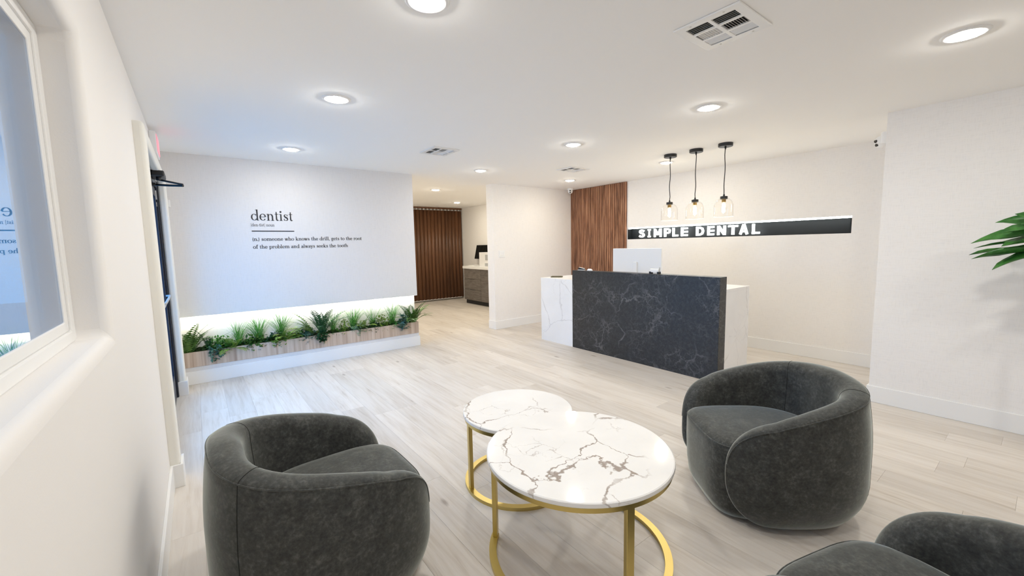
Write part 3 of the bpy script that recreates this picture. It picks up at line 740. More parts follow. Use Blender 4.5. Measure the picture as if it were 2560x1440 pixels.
# ------------------------------------------------------------------ pendants
def pendant(y, zcap, label, wob):
    p = thing('pendant_lamp', label, 'pendant lamp', (4.585, y, H), 0, 'pendant lamps over the desk')
    can = MB().lathe([(0.0001, -0.034), (0.068, -0.034), (0.072, -0.030), (0.072, 0.0), (0.0001, 0.0)], 32); auto_smooth(obj('canopy', can, 'black', p))
    zc = zcap-H
    pts = [(0.002*math.sin(i*1.3+wob), 0.004*math.sin(i*0.9+wob*2), -0.034 + (zc+0.036+0.03)*i/12) for i in range(13)]
    pts[0] = (0, 0, -0.03); pts[-1] = (0, 0, zc+0.03)
    obj('cord', MB().tube(pts, 0.0045, 8), 'black', p, smooth=True)
    obj('strain_relief', MB().lathe([(0.0001, -0.062), (0.006, -0.062), (0.011, -0.034), (0.0001, -0.034)], 12), 'black', p, smooth=True)
    capm = MB().lathe([(0.0001, 0.036), (0.007, 0.034), (0.011, 0.012), (0.034, 0.011), (0.037, 0.008), (0.037, -0.018), (0.034, -0.02), (0.0001, -0.02)], 28, (0, 0, zc))
    auto_smooth(obj('cap', capm, 'black', p))
    so = MB().lathe([(0.0001, -0.02), (0.021, -0.02), (0.021, -0.048), (0.018, -0.052), (0.0001, -0.052)], 20, (0, 0, zc)); auto_smooth(obj('socket', so, 'socket', p))
    bu = MB().lathe([(0.013, -0.05), (0.016, -0.066), (0.023, -0.085), (0.025, -0.11), (0.023, -0.14), (0.015, -0.165), (0.0001, -0.174)], 20, (0, 0, zc))
    b = obj('bulb', bu, 'glass_shade', p, smooth=True)
    fi = MB()
    for a in range(4):
        c_, s_ = math.cos(a*math.pi/2+0.4)*0.010, math.sin(a*math.pi/2+0.4)*0.010
        fi.tube([(c_*0.6, s_*0.6, zc-0.065), (c_, s_, zc-0.10), (c_*0.9, s_*0.9, zc-0.155)], 0.0075, 8)
    obj('filament', fi, 'bulb_glow', b)
    prof = [(0.037, -0.010), (0.052, -0.016), (0.072, -0.030), (0.087, -0.052), (0.094, -0.085), (0.095, -0.195), (0.0955, -0.205)]
    sh = obj('glass_shade', MB().lathe(prof, 40, (0, 0, zc)), 'glass_shade', p, smooth=True)
    obj('rim', MB().lathe([(0.0955+0.0018*math.cos(q*math.pi/3), -0.205+0.0018*math.sin(q*math.pi/3)) for q in range(6)], 40, (0, 0, zc), closed=True), 'glass_rim', sh, smooth=True)
pendant(2.862, 1.912, 'glass pendant lamp hanging leftmost of the three over the desk', 0.3)
pendant(2.542, 1.912, 'glass pendant lamp hanging in the middle of the three', 1.7)
pendant(2.216, 1.915, 'glass pendant lamp hanging rightmost of the three over the desk', 2.9)

# ------------------------------------------------------------------ security cameras, switch, exit sign, small plate
def seccam(label, loc, mount, look):
    c = thing('security_camera', label, 'security camera', loc)
    if mount == 'ceiling':
        obj('housing', MB().lathe([(0.0001, 0.0), (0.055, 0.0), (0.056, -0.03), (0.052, -0.036), (0.0001, -0.036)], 28), 'plastic', c, bevel=0.002)
        cz = Vector((0, 0, -0.050)); rad = 0.047
    else:
        obj('housing', MB().box(-0.055, 0.055, 0.0, 0.055, -0.052, 0.052), 'plastic', c, bevel=0.014, seg=4)
        cz = Vector((0, 0.055, -0.022)); rad = 0.050
    bm = bmesh.new(); bmesh.ops.create_uvsphere(bm, u_segments=24, v_segments=16, radius=rad); me = bpy.data.meshes.new('eyeball'); bm.to_mesh(me); bm.free()
    e = link('eyeball', me, 'plastic', c, smooth=True); e.location = cz
    d = Vector(look).normalized(); side = d.cross(Vector((0, 0, 1))).normalized(); upv = side.cross(d)
    for k, off in enumerate((0.017, -0.015)):
        pt = cz + (d*rad*0.93 + upv*off)
        obj('lens', MB().tube([pt - d*0.006, pt + d*0.006], 0.0125, 14), 'black', c)
    return c
seccam('white dome camera on the ceiling corner beside the walnut slats', (5.68, 5.60, H), 'ceiling', (-0.75, -0.62, -0.25))
seccam('white wall camera near the ceiling at the edge of the partition', (4.82, 0.93, 2.30), 'wall', (-0.75, 0.62, -0.30))
sw = thing('light_switch', 'white three gang light switch on the wall by the passage', 'light switch', (4.207, YS, 1.30))
boxo('switch_plate', (-0.066, 0.066, -0.006, 0.0, -0.060, 0.060), 'plastic', sw, bevel=0.003, seg=3)
for k in (-1, 0, 1): boxo('rocker', (k*0.038-0.014, k*0.038+0.014, -0.010, -0.005, -0.033, 0.033), 'trim', sw, bevel=0.002)
ex = thing('exit_sign', 'white exit sign with red glow above the entry door', 'exit sign', (XL, 4.70, 2.35))
boxo('sign_housing', (0.0, 0.045, -0.16, 0.16, -0.09, 0.09), 'plastic', ex, bevel=0.006, seg=3)
boxo('red_lens', (0.045, 0.050, -0.14, 0.14, -0.07, 0.07), 'red_lit', ex)
tb = boxo('wall_thermostat', (-0.215, -0.163, YT-0.022, YT-0.0005, 1.915, 1.99), 'plastic', bevel=0.004)
tag(tb, 'small white box on the lettered wall beside the entry door', 'wall box')

# ------------------------------------------------------------------ planter
pln = thing('planter_box', 'long light oak planter trough set into the lettered wall', 'planter', (XL, YT, 0.19))
boxo('front_panel', (0.003, 2.54-XL, -0.008, 0.010, 0.001, 0.167), 'planter', pln, bevel=0.002)
boxo('end_panel', (2.523-XL, 2.54-XL, 0.010, 0.108, 0.001, 0.167), 'planter', pln, bevel=0.002)
ms = MB(); nx, ny = 150, 8; rm = random.Random(5)
for i in range(nx+1):
    for j in range(ny+1):
        z = 0.152 + 0.034*rm.random() + 0.010*math.sin(i*0.6) + 0.020*j/ny
        ms.v.append((0.004 + (2.518-XL)*i/nx, 0.011 + 0.096*j/ny, z))
for i in range(nx):
    for j in range(ny):
        a = i*(ny+1)+j; ms.f.append((a, a+1, a+ny+2, a+ny+1))
mo_ = obj('moss_bed', ms, 'moss', pln); mo_['kind'] = 'stuff'
led = boxo('led_strip', (XL+0.02, 2.52, YT+0.055, YT+0.067, 0.738, 0.7445), 'led')
tag(led, 'white LED strip under the lettered wall lighting the planter', 'light strip')

Z0 = 0.335; Y0 = YT+0.05
def frond_mesh(L, w, n, bend, seed):
    rr = random.Random(seed); mb = MB(); pts = []; ang = 0.0; p = Vector((0, 0, 0))
    seg = L/n
    for i in range(n+1):
        pts.append(p.copy()); ang = bend*(i/n)**1.4; p = p + Vector((math.sin(ang), 0, math.cos(ang)))*seg
    mb.tube(pts, [0.0022*(1-0.7*i/n) for i in range(n+1)], 4, cap=False)
    for i in range(2, n+1):
        tt = i/n; ll = w*math.sin(math.pi*min(1, (tt*0.92+0.06)))**0.7*(1 if tt < 0.9 else 0.7)
        a0 = bend*tt**1.4; d = Vector((math.sin(a0), 0, math.cos(a0)))
        nrm = Vector((math.cos(a0), 0, -math.sin(a0)))
        for s in (-1, 1):
            tip = pts[i] + Vector((0, s*ll, 0)) + d*ll*0.30 - nrm*ll*0.12*rr.random()
            mid = pts[i] + Vector((0, s*ll*0.5, 0)); hw = seg*0.46
            mb.add([pts[i], mid - d*hw*0.7 + d*ll*0.1, tip, mid + d*hw + d*ll*0.18], [(0, 1, 2, 3)])
    return mb.mesh('frond')
FR = {}
def fern(label, x, y, z, n, L, w, matn, group, rng=(0, 360), tilt=(8, 50), seed=1):
    rr = random.Random(seed)
    g = thing('fern_plant', label, 'fern', (x, y, z), 0, group)
    key = (round(L, 2), round(w, 3), matn)
    if key not in FR:
        FR[key] = []
        for k, (ls, bd) in enumerate(((1.0, 0.9), (0.85, 1.3), (0.7, 0.6))):
            me = frond_mesh(L*ls, w*(0.8+0.2*ls), 16, bd, seed+k); me.materials.append(M[matn]); FR[key].append(me)
    for i in range(n):
        f = link('frond', FR[key][i % 3], None, g)
        az = rng[0] + (rng[1]-rng[0])*(i+0.5*rr.random())/n
        if math.sin(R(az)) > 0.12: az = -az
        f.rotation_euler = (0, R(rr.uniform(*tilt)), R(az)); f.location = (rr.uniform(-.01, .01), rr.uniform(-.008, .008), 0)
        s_ = rr.uniform(0.85, 1.1); f.scale = (s_, s_, s_)
    return g
def tuft_mesh(n, L, spread, w, seed):
    rr = random.Random(seed); mb = MB()
    for i in range(n):
        az = rr.uniform(0, 2*math.pi); l = L*rr.uniform(0.55, 1.05); bend = spread*rr.uniform(0.4, 2.0); a0 = rr.uniform(0.0, 0.45)
        sn = math.sin(az); d = Vector((math.cos(az), sn*0.75 if sn < 0 else sn*0.15, 0)); sd = Vector((-math.sin(az), math.cos(az), 0))
        p = Vector((rr.uniform(-.018, .018), rr.uniform(-.014, .014), 0)); ns_ = 6; prev = None
        for k in range(ns_+1):
            tt = k/ns_; ww = w*(1-tt**2)*0.5 + 0.0003
            q = (p - sd*ww, p + sd*ww)
            if prev: mb.add([prev[0], prev[1], q[1], q[0]], [(0, 1, 2, 3)])
            prev = q; a = a0 + bend*tt**1.3; p = p + (d*math.sin(a) + Vector((0, 0, 1))*math.cos(a))*l/ns_
    return mb.mesh('grass_tuft')
def grass(label, x, y, z, n, L, spread, seed, w=0.005, m='grass'):
    o = link('grass_tuft', tuft_mesh(n, L, spread, w, seed), m); o.location = (x, y, z); return tag(o, label, 'grass', 'planter grass tufts')
def leaf_mesh(n, rx, ry, rz, size, seed, droop=False, star=False, name='leaf_cluster'):
    rr = random.Random(seed); mb = MB()
    for i in range(n):
        while True:
            q = Vector((rr.uniform(-1, 1), rr.uniform(-1, 1), rr.uniform(-1, 1) if not droop else rr.uniform(-1, 0.4)))
            if q.length < 1: break
        p = Vector((q.x*rx, q.y*ry, q.z*rz)); s_ = size*rr.uniform(0.7, 1.25)
        d = Vector((rr.uniform(-1, 1), rr.uniform(-1.2, 0.4), rr.uniform(-0.6, 0.9))).normalized(); sd = d.cross(Vector((rr.uniform(-.4, .4), 0.2, 1))).normalized()
        nn = sd.cross(d)
        if star:
            pts = [p]
            for k, (a, l) in enumerate(((-75, .55), (-45, .35), (-32, .85), (-12, .45), (0, 1.15), (12, .45), (32, .85), (45, .35), (75, .55))):
                pts.append(p + (d*math.cos(R(a)) + sd*math.sin(R(a)))*s_*l + nn*s_*0.08*abs(a)/75)
            mb.add(pts, [(0, k, k+1) for k in range(1, 9)])
        else:
            mb.add([p, p + d*s_*0.5 - sd*s_*0.32 + nn*s_*0.07, p + d*s_, p + d*s_*0.5 + sd*s_*0.32 + nn*s_*0.07], [(0, 1, 2), (0, 2, 3)])
    return mb.mesh(name)
def bush(name, label, x, y, z, n, rx, ry, rz, size, m, seed, cat='plant', **kw):
    o = link(name, leaf_mesh(n, rx, ry, rz, size, seed, name=name, **kw), m); o.location = (x, y, z); return tag(o, label, cat, 'small leafy planter plants')
G = 'ferns in the planter'
fern('broad dark fern at the planter end beside the entry door', -0.135, Y0-0.01, Z0-0.03, 13, 0.42, 0.069, 'fern', G, rng=(-105, 15), tilt=(0, 26), seed=2)
fern('thin upright fern sprig between the door end fern and the boxwood', 0.04, Y0, Z0-0.02, 6, 0.33, 0.030, 'fern_dark', G, tilt=(5, 35), seed=5)
bush('boxwood_plant', 'round leaved boxwood plant next to the door end fern', 0.155, Y0-0.02, Z0+0.05, 530, 0.137, 0.055, 0.108, 0.037, 'grass', 11)
bush('ivy_sprig', 'dark ivy sprig hanging over the planter front below the boxwood', 0.10, YT-0.025, Z0+0.005, 101, 0.068, 0.02, 0.101, 0.047, 'blue_leaf', 12, droop=True)
fern('low olive fern right of the boxwood', 0.255, Y0-0.02, Z0-0.01, 11, 0.22, 0.048, 'lime', G, tilt=(25, 70), seed=8)
grass('wispy grass tuft nearest the boxwood', 0.325, Y0, Z0, 73, 0.44, 0.9, 21)
grass('tall grass tuft with a broad leaf, second from the door', 0.53, Y0, Z0, 81, 0.48, 0.9, 22, 0.007)
bush('broad_leaf_plant', 'low leafy plant under the second grass tuft', 0.49, Y0-0.025, Z0+0.03, 154, 0.095, 0.03, 0.101, 0.055, 'fern', 31)
fern('broad dark leaf fern leaning right of the second grass tuft', 0.60, Y0-0.01, Z0, 6, 0.31, 0.054, 'fern_dark', G, rng=(-40, 40), tilt=(30, 55), seed=9)
grass('tall grass tuft with lime fern at its foot, third from the door', 0.765, Y0, Z0, 83, 0.49, 0.8, 23, 0.006)
fern('lime fern below the third grass tuft', 0.83, Y0-0.02, Z0, 12, 0.27, 0.050, 'lime', G, tilt=(15, 60), seed=10)
bush('broad_leaf_plant', 'bright low sprig between the lime fern and the third grass tuft', 0.72, Y0-0.03, Z0+0.015, 88, 0.084, 0.025, 0.050, 0.062, 'lime', 32)
bush('blue_leaf_plant', 'blue green small leaved plant left of the tall dark fern', 1.05, Y0-0.025, Z0+0.035, 265, 0.105, 0.035, 0.108, 0.040, 'blue_leaf', 33)
fern('pale arching fern reaching left of the tall dark fern', 1.13, Y0, Z0+0.02, 9, 0.43, 0.059, 'lime', G, rng=(140, 220), tilt=(20, 55), seed=13)
fern('tall dark fern rising at the middle of the planter', 1.23, Y0-0.01, Z0, 19, 0.51, 0.050, 'fern_dark', G, tilt=(2, 40), seed=14)
bush('broad_leaf_plant', 'dark hanging sprig under the tall dark fern', 1.20, YT-0.015, Z0+0.01, 88, 0.074, 0.018, 0.086, 0.055, 'fern_dark', 34, droop=True)
grass('arching grass tuft just right of the tall dark fern', 1.36, Y0, Z0, 55, 0.44, 1.1, 24)
bush('lime_sprig', 'lime leafy sprig right of the middle ferns', 1.50, Y0-0.01, Z0+0.06, 132, 0.063, 0.03, 0.122, 0.044, 'lime', 35)
grass('dense grass tuft with pale leaves at its foot', 1.62, Y0, Z0, 81, 0.43, 0.75, 25, 0.007)
bush('pale_leaf_plant', 'pale round leaved plant in front of the dense grass tuft', 1.68, Y0-0.03, Z0+0.025, 96, 0.089, 0.025, 0.072, 0.064, 'pale_leaf', 36)
fern('low lime fern behind the pale leaves', 1.74, Y0, Z0, 9, 0.25, 0.048, 'lime', G, tilt=(10, 50), seed=15)
grass('wispy grass tuft second from the passage end', 1.885, Y0, Z0, 71, 0.46, 0.95, 26)
bush('broad_leaf_plant', 'olive leafy plant between the last two grass tufts', 2.03, Y0-0.01, Z0+0.06, 198, 0.105, 0.035, 0.122, 0.047, 'lime', 37)
grass('wispy grass tuft nearest the passage end', 2.165, Y0, Z0, 71, 0.48, 0.95, 27)
bush('ivy_sprig', 'blue green star leaved ivy hanging over the planter near its end', 2.30, YT-0.015, Z0+0.03, 52, 0.089, 0.03, 0.122, 0.084, 'blue_leaf', 38, star=True)
bush('broad_leaf_plant', 'dark leafy filler between the boxwood and the first grass tuft', 0.40, Y0-0.02, Z0+0.03, 104, 0.084, 0.03, 0.072, 0.050, 'fern', 41)
bush('broad_leaf_plant', 'dark leafy filler between the second and third grass tufts', 0.66, Y0-0.015, Z0+0.03, 104, 0.084, 0.03, 0.084, 0.050, 'fern_dark', 42)
bush('broad_leaf_plant', 'green leafy filler left of the blue green plant', 0.93, Y0-0.015, Z0+0.03, 104, 0.084, 0.03, 0.084, 0.050, 'grass', 43)
bush('broad_leaf_plant', 'low green filler left of the dense grass tuft', 1.40, Y0-0.015, Z0+0.02, 91, 0.084, 0.03, 0.060, 0.046, 'fern', 44)
bush('broad_leaf_plant', 'low dark filler under the wispy grass second from the passage end', 1.89, Y0-0.02, Z0+0.02, 104, 0.095, 0.03, 0.072, 0.046, 'fern_dark', 45)
bush('broad_leaf_plant', 'low green filler under the grass nearest the passage end', 2.17, Y0-0.015, Z0+0.02, 104, 0.084, 0.03, 0.072, 0.050, 'grass', 46)
fern('big bright fern spilling over the passage end of the planter', 2.47, Y0-0.01, Z0-0.01, 21, 0.43, 0.064, 'fern', G, tilt=(2, 58), seed=16)

# ------------------------------------------------------------------ back room
bl = thing('vertical_blinds', 'dark walnut vertical blinds at the end of the passage', 'blinds', (4.1, 10.0, 0))
boxo('headrail', (0.0, 1.80, -0.03, 0.03, 2.435, 2.475), 'blind', bl)
vm = MB(); nseg = 5; vw = 0.127
for k in range(nseg+1):
    u = (k/nseg-0.5)*vw; bow = 0.020*(1-(2*k/nseg-1)**2)
    for z in (0.05, 2.40):
        vm.v.append((u, -bow, z))
for k in range(nseg): vm.f.append((2*k, 2*k+1, 2*k+3, 2*k+2))
vane_me = vm.mesh('vane'); vane_me.materials.append(M['blind'])
for p in vane_me.polygons: p.use_smooth = True
for i in range(17):
    v = link('vane', vane_me, None, bl); v.location = (0.07+0.1035*i, 0, 0); v.rotation_euler = (0, 0, R(-30 + 5*math.sin(i*2.1)))
    v.modifiers.new('solid', 'SOLIDIFY').thickness = 0.002
    hk = boxo('hook', (0.055+0.1035*i, 0.085+0.1035*i, -0.004, 0.004, 2.395, 2.436), 'plastic', bl)
chn = MB()
for i in range(16):
    a, b = 0.07+0.1035*i, 0.07+0.1035*(i+1)
    chn.tube([(a, -0.03, 0.055), ((a+b)/2, -0.032, 0.040), (b, -0.03, 0.055)], 0.006, 6)
obj('bottom_chain', chn, 'plastic', bl)

def cabinet(label, y0, y1, fronts):
    c = thing('base_cabinet', label, 'cabinet', (5.40, y0, 0), 0, 'base cabinets in the back room')
    boxo('carcass', (0.020, 0.505, 0.0, y1-y0, 0.10, 0.883), 'laminate', c)
    boxo('toe_kick', (0.055, 0.505, 0.0, y1-y0, 0.001, 0.10), 'grey_dark', c)
    for nm, z0, z1, hy in fronts:
        f = boxo(nm, (0.0, 0.019, 0.003, y1-y0-0.003, z0+0.003, z1-0.003), 'laminate', c, bevel=0.0015)
        if hy: boxo('handle', (-0.014, 0.002, (y1-y0)/2-0.10, (y1-y0)/2+0.10, z1-0.008, z1-0.002), 'steel', f)
    return c
cabinet('taupe three drawer base cabinet beside the blinds', 8.335, 9.105, [('drawer', 0.10, 0.372, 1), ('drawer', 0.372, 0.636, 1), ('drawer', 0.636, 0.883, 1)])
cabinet('taupe base cabinet with door next to the drawer unit', 7.60, 8.333, [('door', 0.10, 0.742, 0), ('drawer', 0.742, 0.883, 0)])
tag(boxo('worktop', (5.375, XS-0.001, 7.56, 9.125, 0.884, 0.945), 'trim', bevel=0.003), 'white worktop on the taupe cabinets in the back room', 'worktop')
bm_ = thing('wall_monitor', 'black tilted monitor above the worktop in the back room', 'monitor', (5.80, 8.86, 0.945))
scr = MB().prism([(0.06, 0.52), (0.085, 0.515), (0.005, 0.165), (-0.02, 0.17)], 'y', -0.32, 0.33)
obj('screen', scr, 'screen', bm_, bevel=0.003)
obj('stand', MB().tube([(0.04, 0.0, 0.003), (0.05, 0.0, 0.33)], 0.015, 10), 'black', bm_)
boxo('stand_foot', (-0.05, 0.11, -0.09, 0.09, 0.0, 0.008), 'black', bm_)
sc_ = thing('scanner_unit', 'white boxy machine with grey panel on the back room worktop', 'machine', (5.46, 8.03, 0.945))
boxo('machine_body', (0.0, 0.24, 0.0, 0.44, 0.0, 0.345), 'plastic', sc_, bevel=0.008, seg=3)
boxo('display', (-0.004, 0.001, 0.04, 0.17, 0.16, 0.29), 'grey_pl', sc_)
boxo('outlet', (-0.003, 0.001, 0.03, 0.19, 0.02, 0.09), 'grey_pl', sc_)
pp = boxo('paper_stack', (5.50, 5.78, 8.78, 9.04, 0.9455, 0.965), 'paper'); tag(pp, 'flat white paper stack at the end of the back room worktop', 'paper')

# ------------------------------------------------------------------ coffee tables
def arc_bar(r0, r1, z0, z1, a0, a1, n=72):
    mb = MB(); full = a1-a0 >= 359.9
    for i in range(n if full else n+1):
        a = R(a0+(a1-a0)*i/n)
        mb.v += [(r*math.cos(a), r*math.sin(a), z) for r, z in ((r1, z0), (r1, z1), (r0, z1), (r0, z0))]
    m = n if full else n+1
    for i in range(n):
        i2 = (i+1) % m
        for j in range(4): mb.f.append((i*4+j, i2*4+j, i2*4+(j+1) % 4, i*4+(j+1) % 4))
    if not full: mb.f += [(0, 1, 2, 3), (n*4+3, n*4+2, n*4+1, n*4)]
    return mb
def coffee_table(label, x, y, h, rad, leg0, arc=(0, 360), n=3):
    tb = thing('coffee_table', label, 'coffee table', (x, y, 0), 0, 'round nesting coffee tables')
    top = MB().lathe([(0.0001, h), (rad-0.006, h), (rad-0.001, h-0.003), (rad, h-0.007), (rad, h-0.018), (rad-0.004, h-0.022), (0.0001, h-0.022)], 96)
    auto_smooth(obj('table_top', top, 'marble_table', tb), 30)
    ra = rad-0.008
    auto_smooth(obj('apron_ring', MB().lathe([(ra, h-0.022), (ra, h-0.044), (ra-0.022, h-0.044), (ra-0.022, h-0.022)], 96, closed=True), 'brass', tb), 30)
    auto_smooth(obj('base_ring', arc_bar(rad-0.034, rad, 0.0, 0.020, arc[0], arc[1]), 'brass', tb), 30)
    lm = MB().box(rad-0.032, rad-0.010, -0.017, 0.017, 0.020, h-0.044).mesh('leg'); lm.materials.append(M['brass'])
    for k in range(n):
        l = link('leg', lm, None, tb); l.rotation_euler = (0, 0, R(leg0 + 360*k/n))
        b = l.modifiers.new('bevel', 'BEVEL'); b.width = 0.0015
    return tb
coffee_table('larger round marble coffee table with brass frame in front', 1.347, 1.29, 0.506, 0.425, 132, (129.6, 374.4))
coffee_table('smaller round marble coffee table tucked behind the larger one', 1.505, 1.945, 0.452, 0.335, 167)

# ------------------------------------------------------------------ barrel chairs
def chair_meshes():
    TH = R(143); RO = 0.427; N = 96
    def ztop(th):
        a = abs(th)/TH
        return 0.733 - 0.150*min(1, a/0.80)**1.6
    du = 0.30; zc = 0.30       # rounding length in metres at the arm front
    top = []; bot = []; ths = []
    ul = RO*TH
    # parametrise so that samples crowd at the tips
    for i in range(N+1):
        s = -1 + 2*i/N
        u = ul*math.sin(s*math.pi/2)
        ths.append(u/RO)
        e = ul - abs(u)
        zt = ztop(u/RO); zb = 0.022
        if e < du:
            k = (1-(1-e/du)**2.25)**(1/2.25); zt = zc + (zt-zc)*k
        db = 0.20
        if e < db:
            k = (1-(1-e/db)**2.1)**(1/2.1); zb = zc - (zc-0.022)*k
        top.append((u, zt)); bot.append((u, zb))
    def rad_in(z):
        r = 0.0
        if z < 0.24: r += 0.090*((0.24-z)/0.22)**2.2
        if z > 0.42: r += 0.030*((z-0.42)/0.30)**1.6
        return r
    def thick(u, z):
        a = abs(u)/ul
        t0 = 0.135 - 0.045*a**1.5
        return t0 + max(0, (0.62-z))*0.10*(1-a)
    def P(u, z, w):
        """w: 0 outer .. 1 inner"""
        th = u/RO
        se = (abs(math.cos(th))**2.5 + abs(math.sin(th))**2.5)**(-1/2.5)
        r = RO*se - rad_in(z)*(1-w) - w*(rad_in(min(z, 0.42))*0 + thick(u, z) + 0.012)
        # bottom taper only on the outer half
        return Vector((-r*math.cos(th), -r*math.sin(th), z))
    mb = MB(); K = 10; J = 14; er = 0.042
    def normals(ch, sign):
        out = []
        for i in range(len(ch)):
            a = ch[max(i-1, 0)]; b = ch[min(i+1, len(ch)-1)]
            tx, tz = b[0]-a[0], b[1]-a[1]; d = math.hypot(tx, tz) or 1
            out.append((-tz/d*sign, tx/d*sign))
        return out
    nt = normals(top, 1); nb = normals(bot, -1)
    nt[0] = nb[0] = (-1, 0); nt[-1] = nb[-1] = (1, 0)
    def rim(i, k, chn, nr):
        phi = math.pi*k/K; s_ = math.sin(phi)
        amt = -(0.020 if k < K/2 else 0.058)*(1-s_)
        (u, z), (nu, nz) = chn[i], nr[i]
        # keep the inset within the local height
        hh = max(0.0, (top[i][1]-bot[i][1]))*0.5
        lim = min(er, hh*0.98 + 0.0)
        uu = u + nu*amt; zz = z + nz*amt
        if chn is top: zz = max(zz, zc if i in (0, len(top)-1) else bot[i][1])
        w = (1-math.cos(phi))/2
        return uu, zz, w
    NI = N+1
    def rowpts(i):
        """closed loop at station i: rim top outer->inner, inner face down, rim bottom inner->outer, outer face up"""
        pts = [rim(i, k, top, nt) for k in range(K+1)]
        bt = [rim(i, k, bot, nb) for k in range(K+1)]
        a, b = pts[-1], bt[-1]
        inn = [(a[0]+(b[0]-a[0])*j/J, a[1]+(b[1]-a[1])*j/J, 1.0) for j in range(1, J)]
        a2, b2 = bt[0], pts[0]
        outr = [(a2[0]+(b2[0]-a2[0])*j/J, a2[1]+(b2[1]-a2[1])*j/J, 0.0) for j in range(1, J)]
        return pts + inn + bt[::-1] + outr
    loops = [rowpts(i) for i in range(NI)]
    n = len(loops[0])
    for lp in loops: mb.v += [tuple(P(*q)) for q in lp]
    for i in range(NI-1):
        for j in range(n):
            j2 = (j+1) % n
            mb.f.append((i*n+j, i*n+j2, (i+1)*n+j2, (i+1)*n+j))
    # piping at the outer rim edge and cross seams
    pip = MB()
    pp_ = [P(*loops[i][0]) for i in range(2, NI-2)]
    pip.tube(pp_, 0.0032, 6)
    def seam(i0):
        m = MB()
        ids = list(range(0, K+1)) + [K+1+q for q in range(0, 7)]
        m.tube([P(*loops[i0][j]) for j in ids], 0.0014, 5)
        oi = [n-1-q for q in range(0, J-1)] + [n-1-(J-1)]
        m.tube([P(*loops[i0][j]) for j in [0] + [n-1-q for q in range(0, J-1)]], 0.0014, 5)
        return m
    def near(th):
        return min(range(NI), key=lambda i: abs(ths[i]-th))
    seams = [seam(near(R(a))) for a in (-42, 42)]
    # seat: superellipse-like footprint clipped by the front line
    st = MB(); NS = 72; fx = 0.378; hw = 0.29
    def foot(a, k):
        c_, s_ = math.cos(a), math.sin(a)
        e = 2/4.2 if c_ > 0 else 2/2.2
        x = (fx if c_ > 0 else 0.30)*math.copysign(abs(c_)**e, c_); y = hw*math.copysign(abs(s_)**(2/4.2 if c_ > 0 else 2/2.4), s_)
        if c_ <= 0: y *= 1.0
        return x*k if x < 0 else x*(1-(1-k)*0.9), y*k
    rows = [(0.90, 0.022), (0.955, 0.07), (0.985, 0.15), (1.0, 0.28), (1.0, 0.375), (0.995, 0.392), (0.985, 0.403), (0.955, 0.414), (0.88, 0.424), (0.74, 0.431), (0.5, 0.436), (0.25, 0.438)]
    for k, z in rows:
        for i in range(NS):
            x, y = foot(2*math.pi*i/NS, k)
            st.v.append((x, y, z + (0.006*(x/0.4) if z > 0.38 else 0)))
    for r_ in range(len(rows)-1):
        for i in range(NS):
            i2 = (i+1) % NS; st.f.append((r_*NS+i, r_*NS+i2, (r_+1)*NS+i2, (r_+1)*NS+i))
    st.v.append((0, 0, 0.438)); c_ = len(st.v)-1
    for i in range(NS): st.f.append(((len(rows)-1)*NS+i, (len(rows)-1)*NS+(i+1) % NS, c_))
    st.f.append(tuple(range(NS-1, -1, -1)))
    sp = MB(); k, z = 0.990, 0.401
    pts = []
    for i in range(NS):
        a = 2*math.pi*i/NS
        a = a if a <= math.pi else a-2*math.pi
        if abs(a) < R(100): pts.append((a, foot(a, k)))
    pts.sort(); sp.tube([(p[0]+0.001, p[1], z+0.006*(p[0]/0.4)) for a, p in pts], 0.0028, 6)
    bs = MB().lathe([(0.0001, 0.0), (0.29, 0.0), (0.29, 0.03), (0.0001, 0.03)], 40)
    return [('shell', mb.mesh('shell'), 'suede', True), ('piping', pip.mesh('piping'), 'suede', True), ('seam', seams[0].mesh('seam'), 'seam', True), ('seam', seams[1].mesh('seam'), 'seam', True),
            ('seat', st.mesh('seat'), 'suede', True), ('seat_piping', sp.mesh('seat_piping'), 'suede', True), ('swivel_base', bs.mesh('swivel_base'), 'black', False)]
CM = chair_meshes()
for nm, me, mt, sm in CM:
    me.materials.append(M[mt])
    if sm:
        for p in me.polygons: p.use_smooth = True
def chair(label, x, y, rz):
    c = thing('barrel_chair', label, 'armchair', (x, y, 0), R(rz), 'charcoal barrel chairs')
    shell = seat = None
    for nm, me, mt, sm in CM:
        par = shell if nm in ('piping', 'seam') else seat if nm == 'seat_piping' else c
        o = link(nm, me, None, par)
        if nm == 'shell': shell = o
        if nm == 'seat': seat = o
    return c
chair('charcoal barrel chair by the window wall, seen from behind', 0.372, 1.872, 1)
chair('charcoal barrel chair in front of the partition, facing the tables', 2.478, 0.927, 141)
chair('charcoal barrel chair cut off at the lower right corner', 1.452, 0.062, 74)

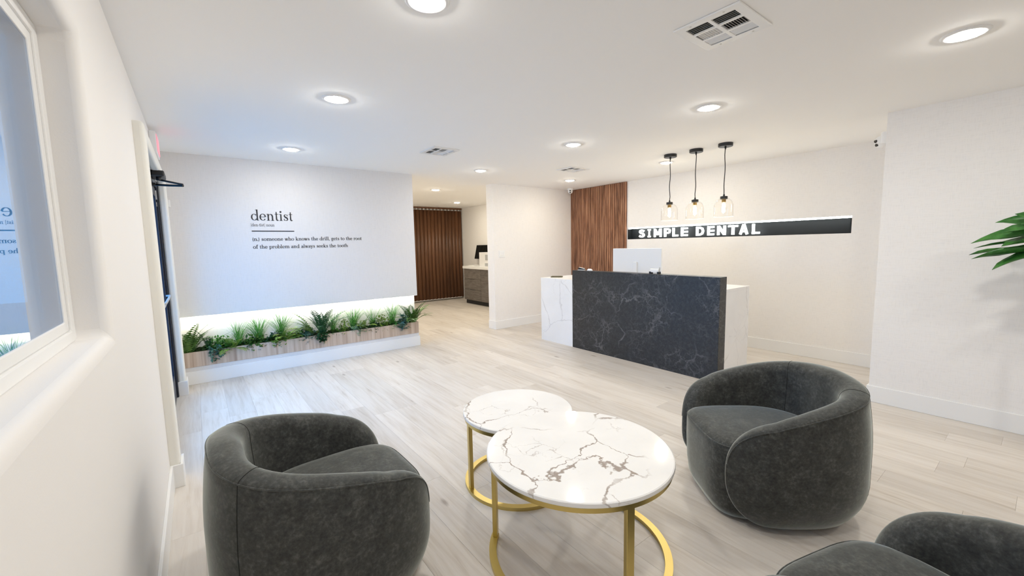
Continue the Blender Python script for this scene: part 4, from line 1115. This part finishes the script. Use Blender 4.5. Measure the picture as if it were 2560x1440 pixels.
# ------------------------------------------------------------------ leafy plant at the right
pt = thing('potted_plant', 'glossy green leafy plant cut off by the right edge', 'plant', (4.36, -0.10, 0))
auto_smooth(obj('pot', MB().lathe([(0.0001, 0), (0.09, 0), (0.10, 0.02), (0.12, 0.32), (0.112, 0.33), (0.105, 0.29), (0.0001, 0.29)], 32), 'pot', pt))
obj('trunk', MB().tube([(0, 0, 0.3), (0.015, 0.01, 0.8), (-0.01, -0.01, 1.2), (0, 0, 1.55)], [0.022, 0.018, 0.014, 0.008], 10), 'bark', pt, smooth=True)
def big_leaf(base_, tip, width, curl, roll, seed):
    base_, tip = Vector(base_), Vector(tip); d = tip-base_; L = d.length; d.normalize()
    up_ = Vector((0, 0, 1)); sd = d.cross(up_).normalized(); up_ = sd.cross(d)
    sd2 = sd*math.cos(roll)+up_*math.sin(roll); up2 = sd2.cross(d)
    mb = MB(); n = 10; rr = random.Random(seed); ph = rr.uniform(0, 6)
    for i in range(n+1):
        tt = i/n; w = width*(math.sin(math.pi*min(1, tt*0.93+0.05))**0.75) if tt < 1 else 0.0005
        c_ = base_ + d*L*tt + up2*(curl*4*tt*(1-tt))*L
        wav = 0.012*math.sin(tt*9+ph)*w/width
        mb.v += [tuple(c_ - sd2*w + up2*(w*0.45+wav)), tuple(c_ - sd2*w*0.5 + up2*w*0.16), tuple(c_), tuple(c_ + sd2*w*0.5 + up2*w*0.16), tuple(c_ + sd2*w + up2*(w*0.45-wav))]
    for i in range(n):
        for j in range(4): mb.f.append((i*5+j, i*5+j+1, (i+1)*5+j+1, (i+1)*5+j))
    o = obj('leaf', mb, 'bigleaf', pt, smooth=True); o.modifiers.new('solid', 'SOLIDIFY').thickness = 0.0012
    return o
lv = [((0.0, 0.02, 1.42), (-0.02, 0.385, 1.395), 0.040, 0.10, 0.5), ((0.02, 0.03, 1.40), (0.05, 0.375, 1.36), 0.030, 0.05, 0.2),
      ((0.0, 0.03, 1.36), (0.0, 0.39, 1.315), 0.032, 0.04, -0.3), ((-0.05, 0.03, 1.35), (-0.08, 0.37, 1.29), 0.028, 0.05, -0.5),
      ((-0.02, 0.03, 1.33), (-0.04, 0.275, 1.215), 0.045, 0.12, 0.4), ((-0.03, 0.03, 1.44), (-0.10, 0.26, 1.46), 0.055, 0.08, 0.2),
      ((0.02, 0.02, 1.47), (0.03, 0.285, 1.535), 0.035, 0.10, 0.7), ((0.0, 0.05, 1.46), (-0.03, 0.20, 1.585), 0.030, 0.08, 0.8),
      ((-0.04, 0.05, 1.41), (-0.12, 0.24, 1.375), 0.060, 0.04, 0.1), ((0.03, 0.04, 1.45), (0.10, 0.22, 1.49), 0.045, 0.06, 0.3)]
for i, (a, b, w, c_, r_) in enumerate(lv): big_leaf(a, (b[0]-0.03, b[1]+0.08, b[2]), w*1.35, c_, r_, i)
rl = random.Random(9)
for i in range(22):
    az = R(rl.uniform(100, 440)); zz = rl.uniform(1.1, 1.6); l = rl.uniform(0.2, 0.36); rx_ = math.cos(az)
    if az > R(60) and rx_ > 0.6: l *= 0.7
    tip = (rx_*l*0.8, math.sin(az)*l if math.sin(az) < 0.25 else 0.12*l, zz + rl.uniform(-0.12, 0.10))
    big_leaf((0, 0, zz), tip, rl.uniform(0.035, 0.06), rl.uniform(0.03, 0.12), rl.uniform(-0.6, 0.6), 100+i)
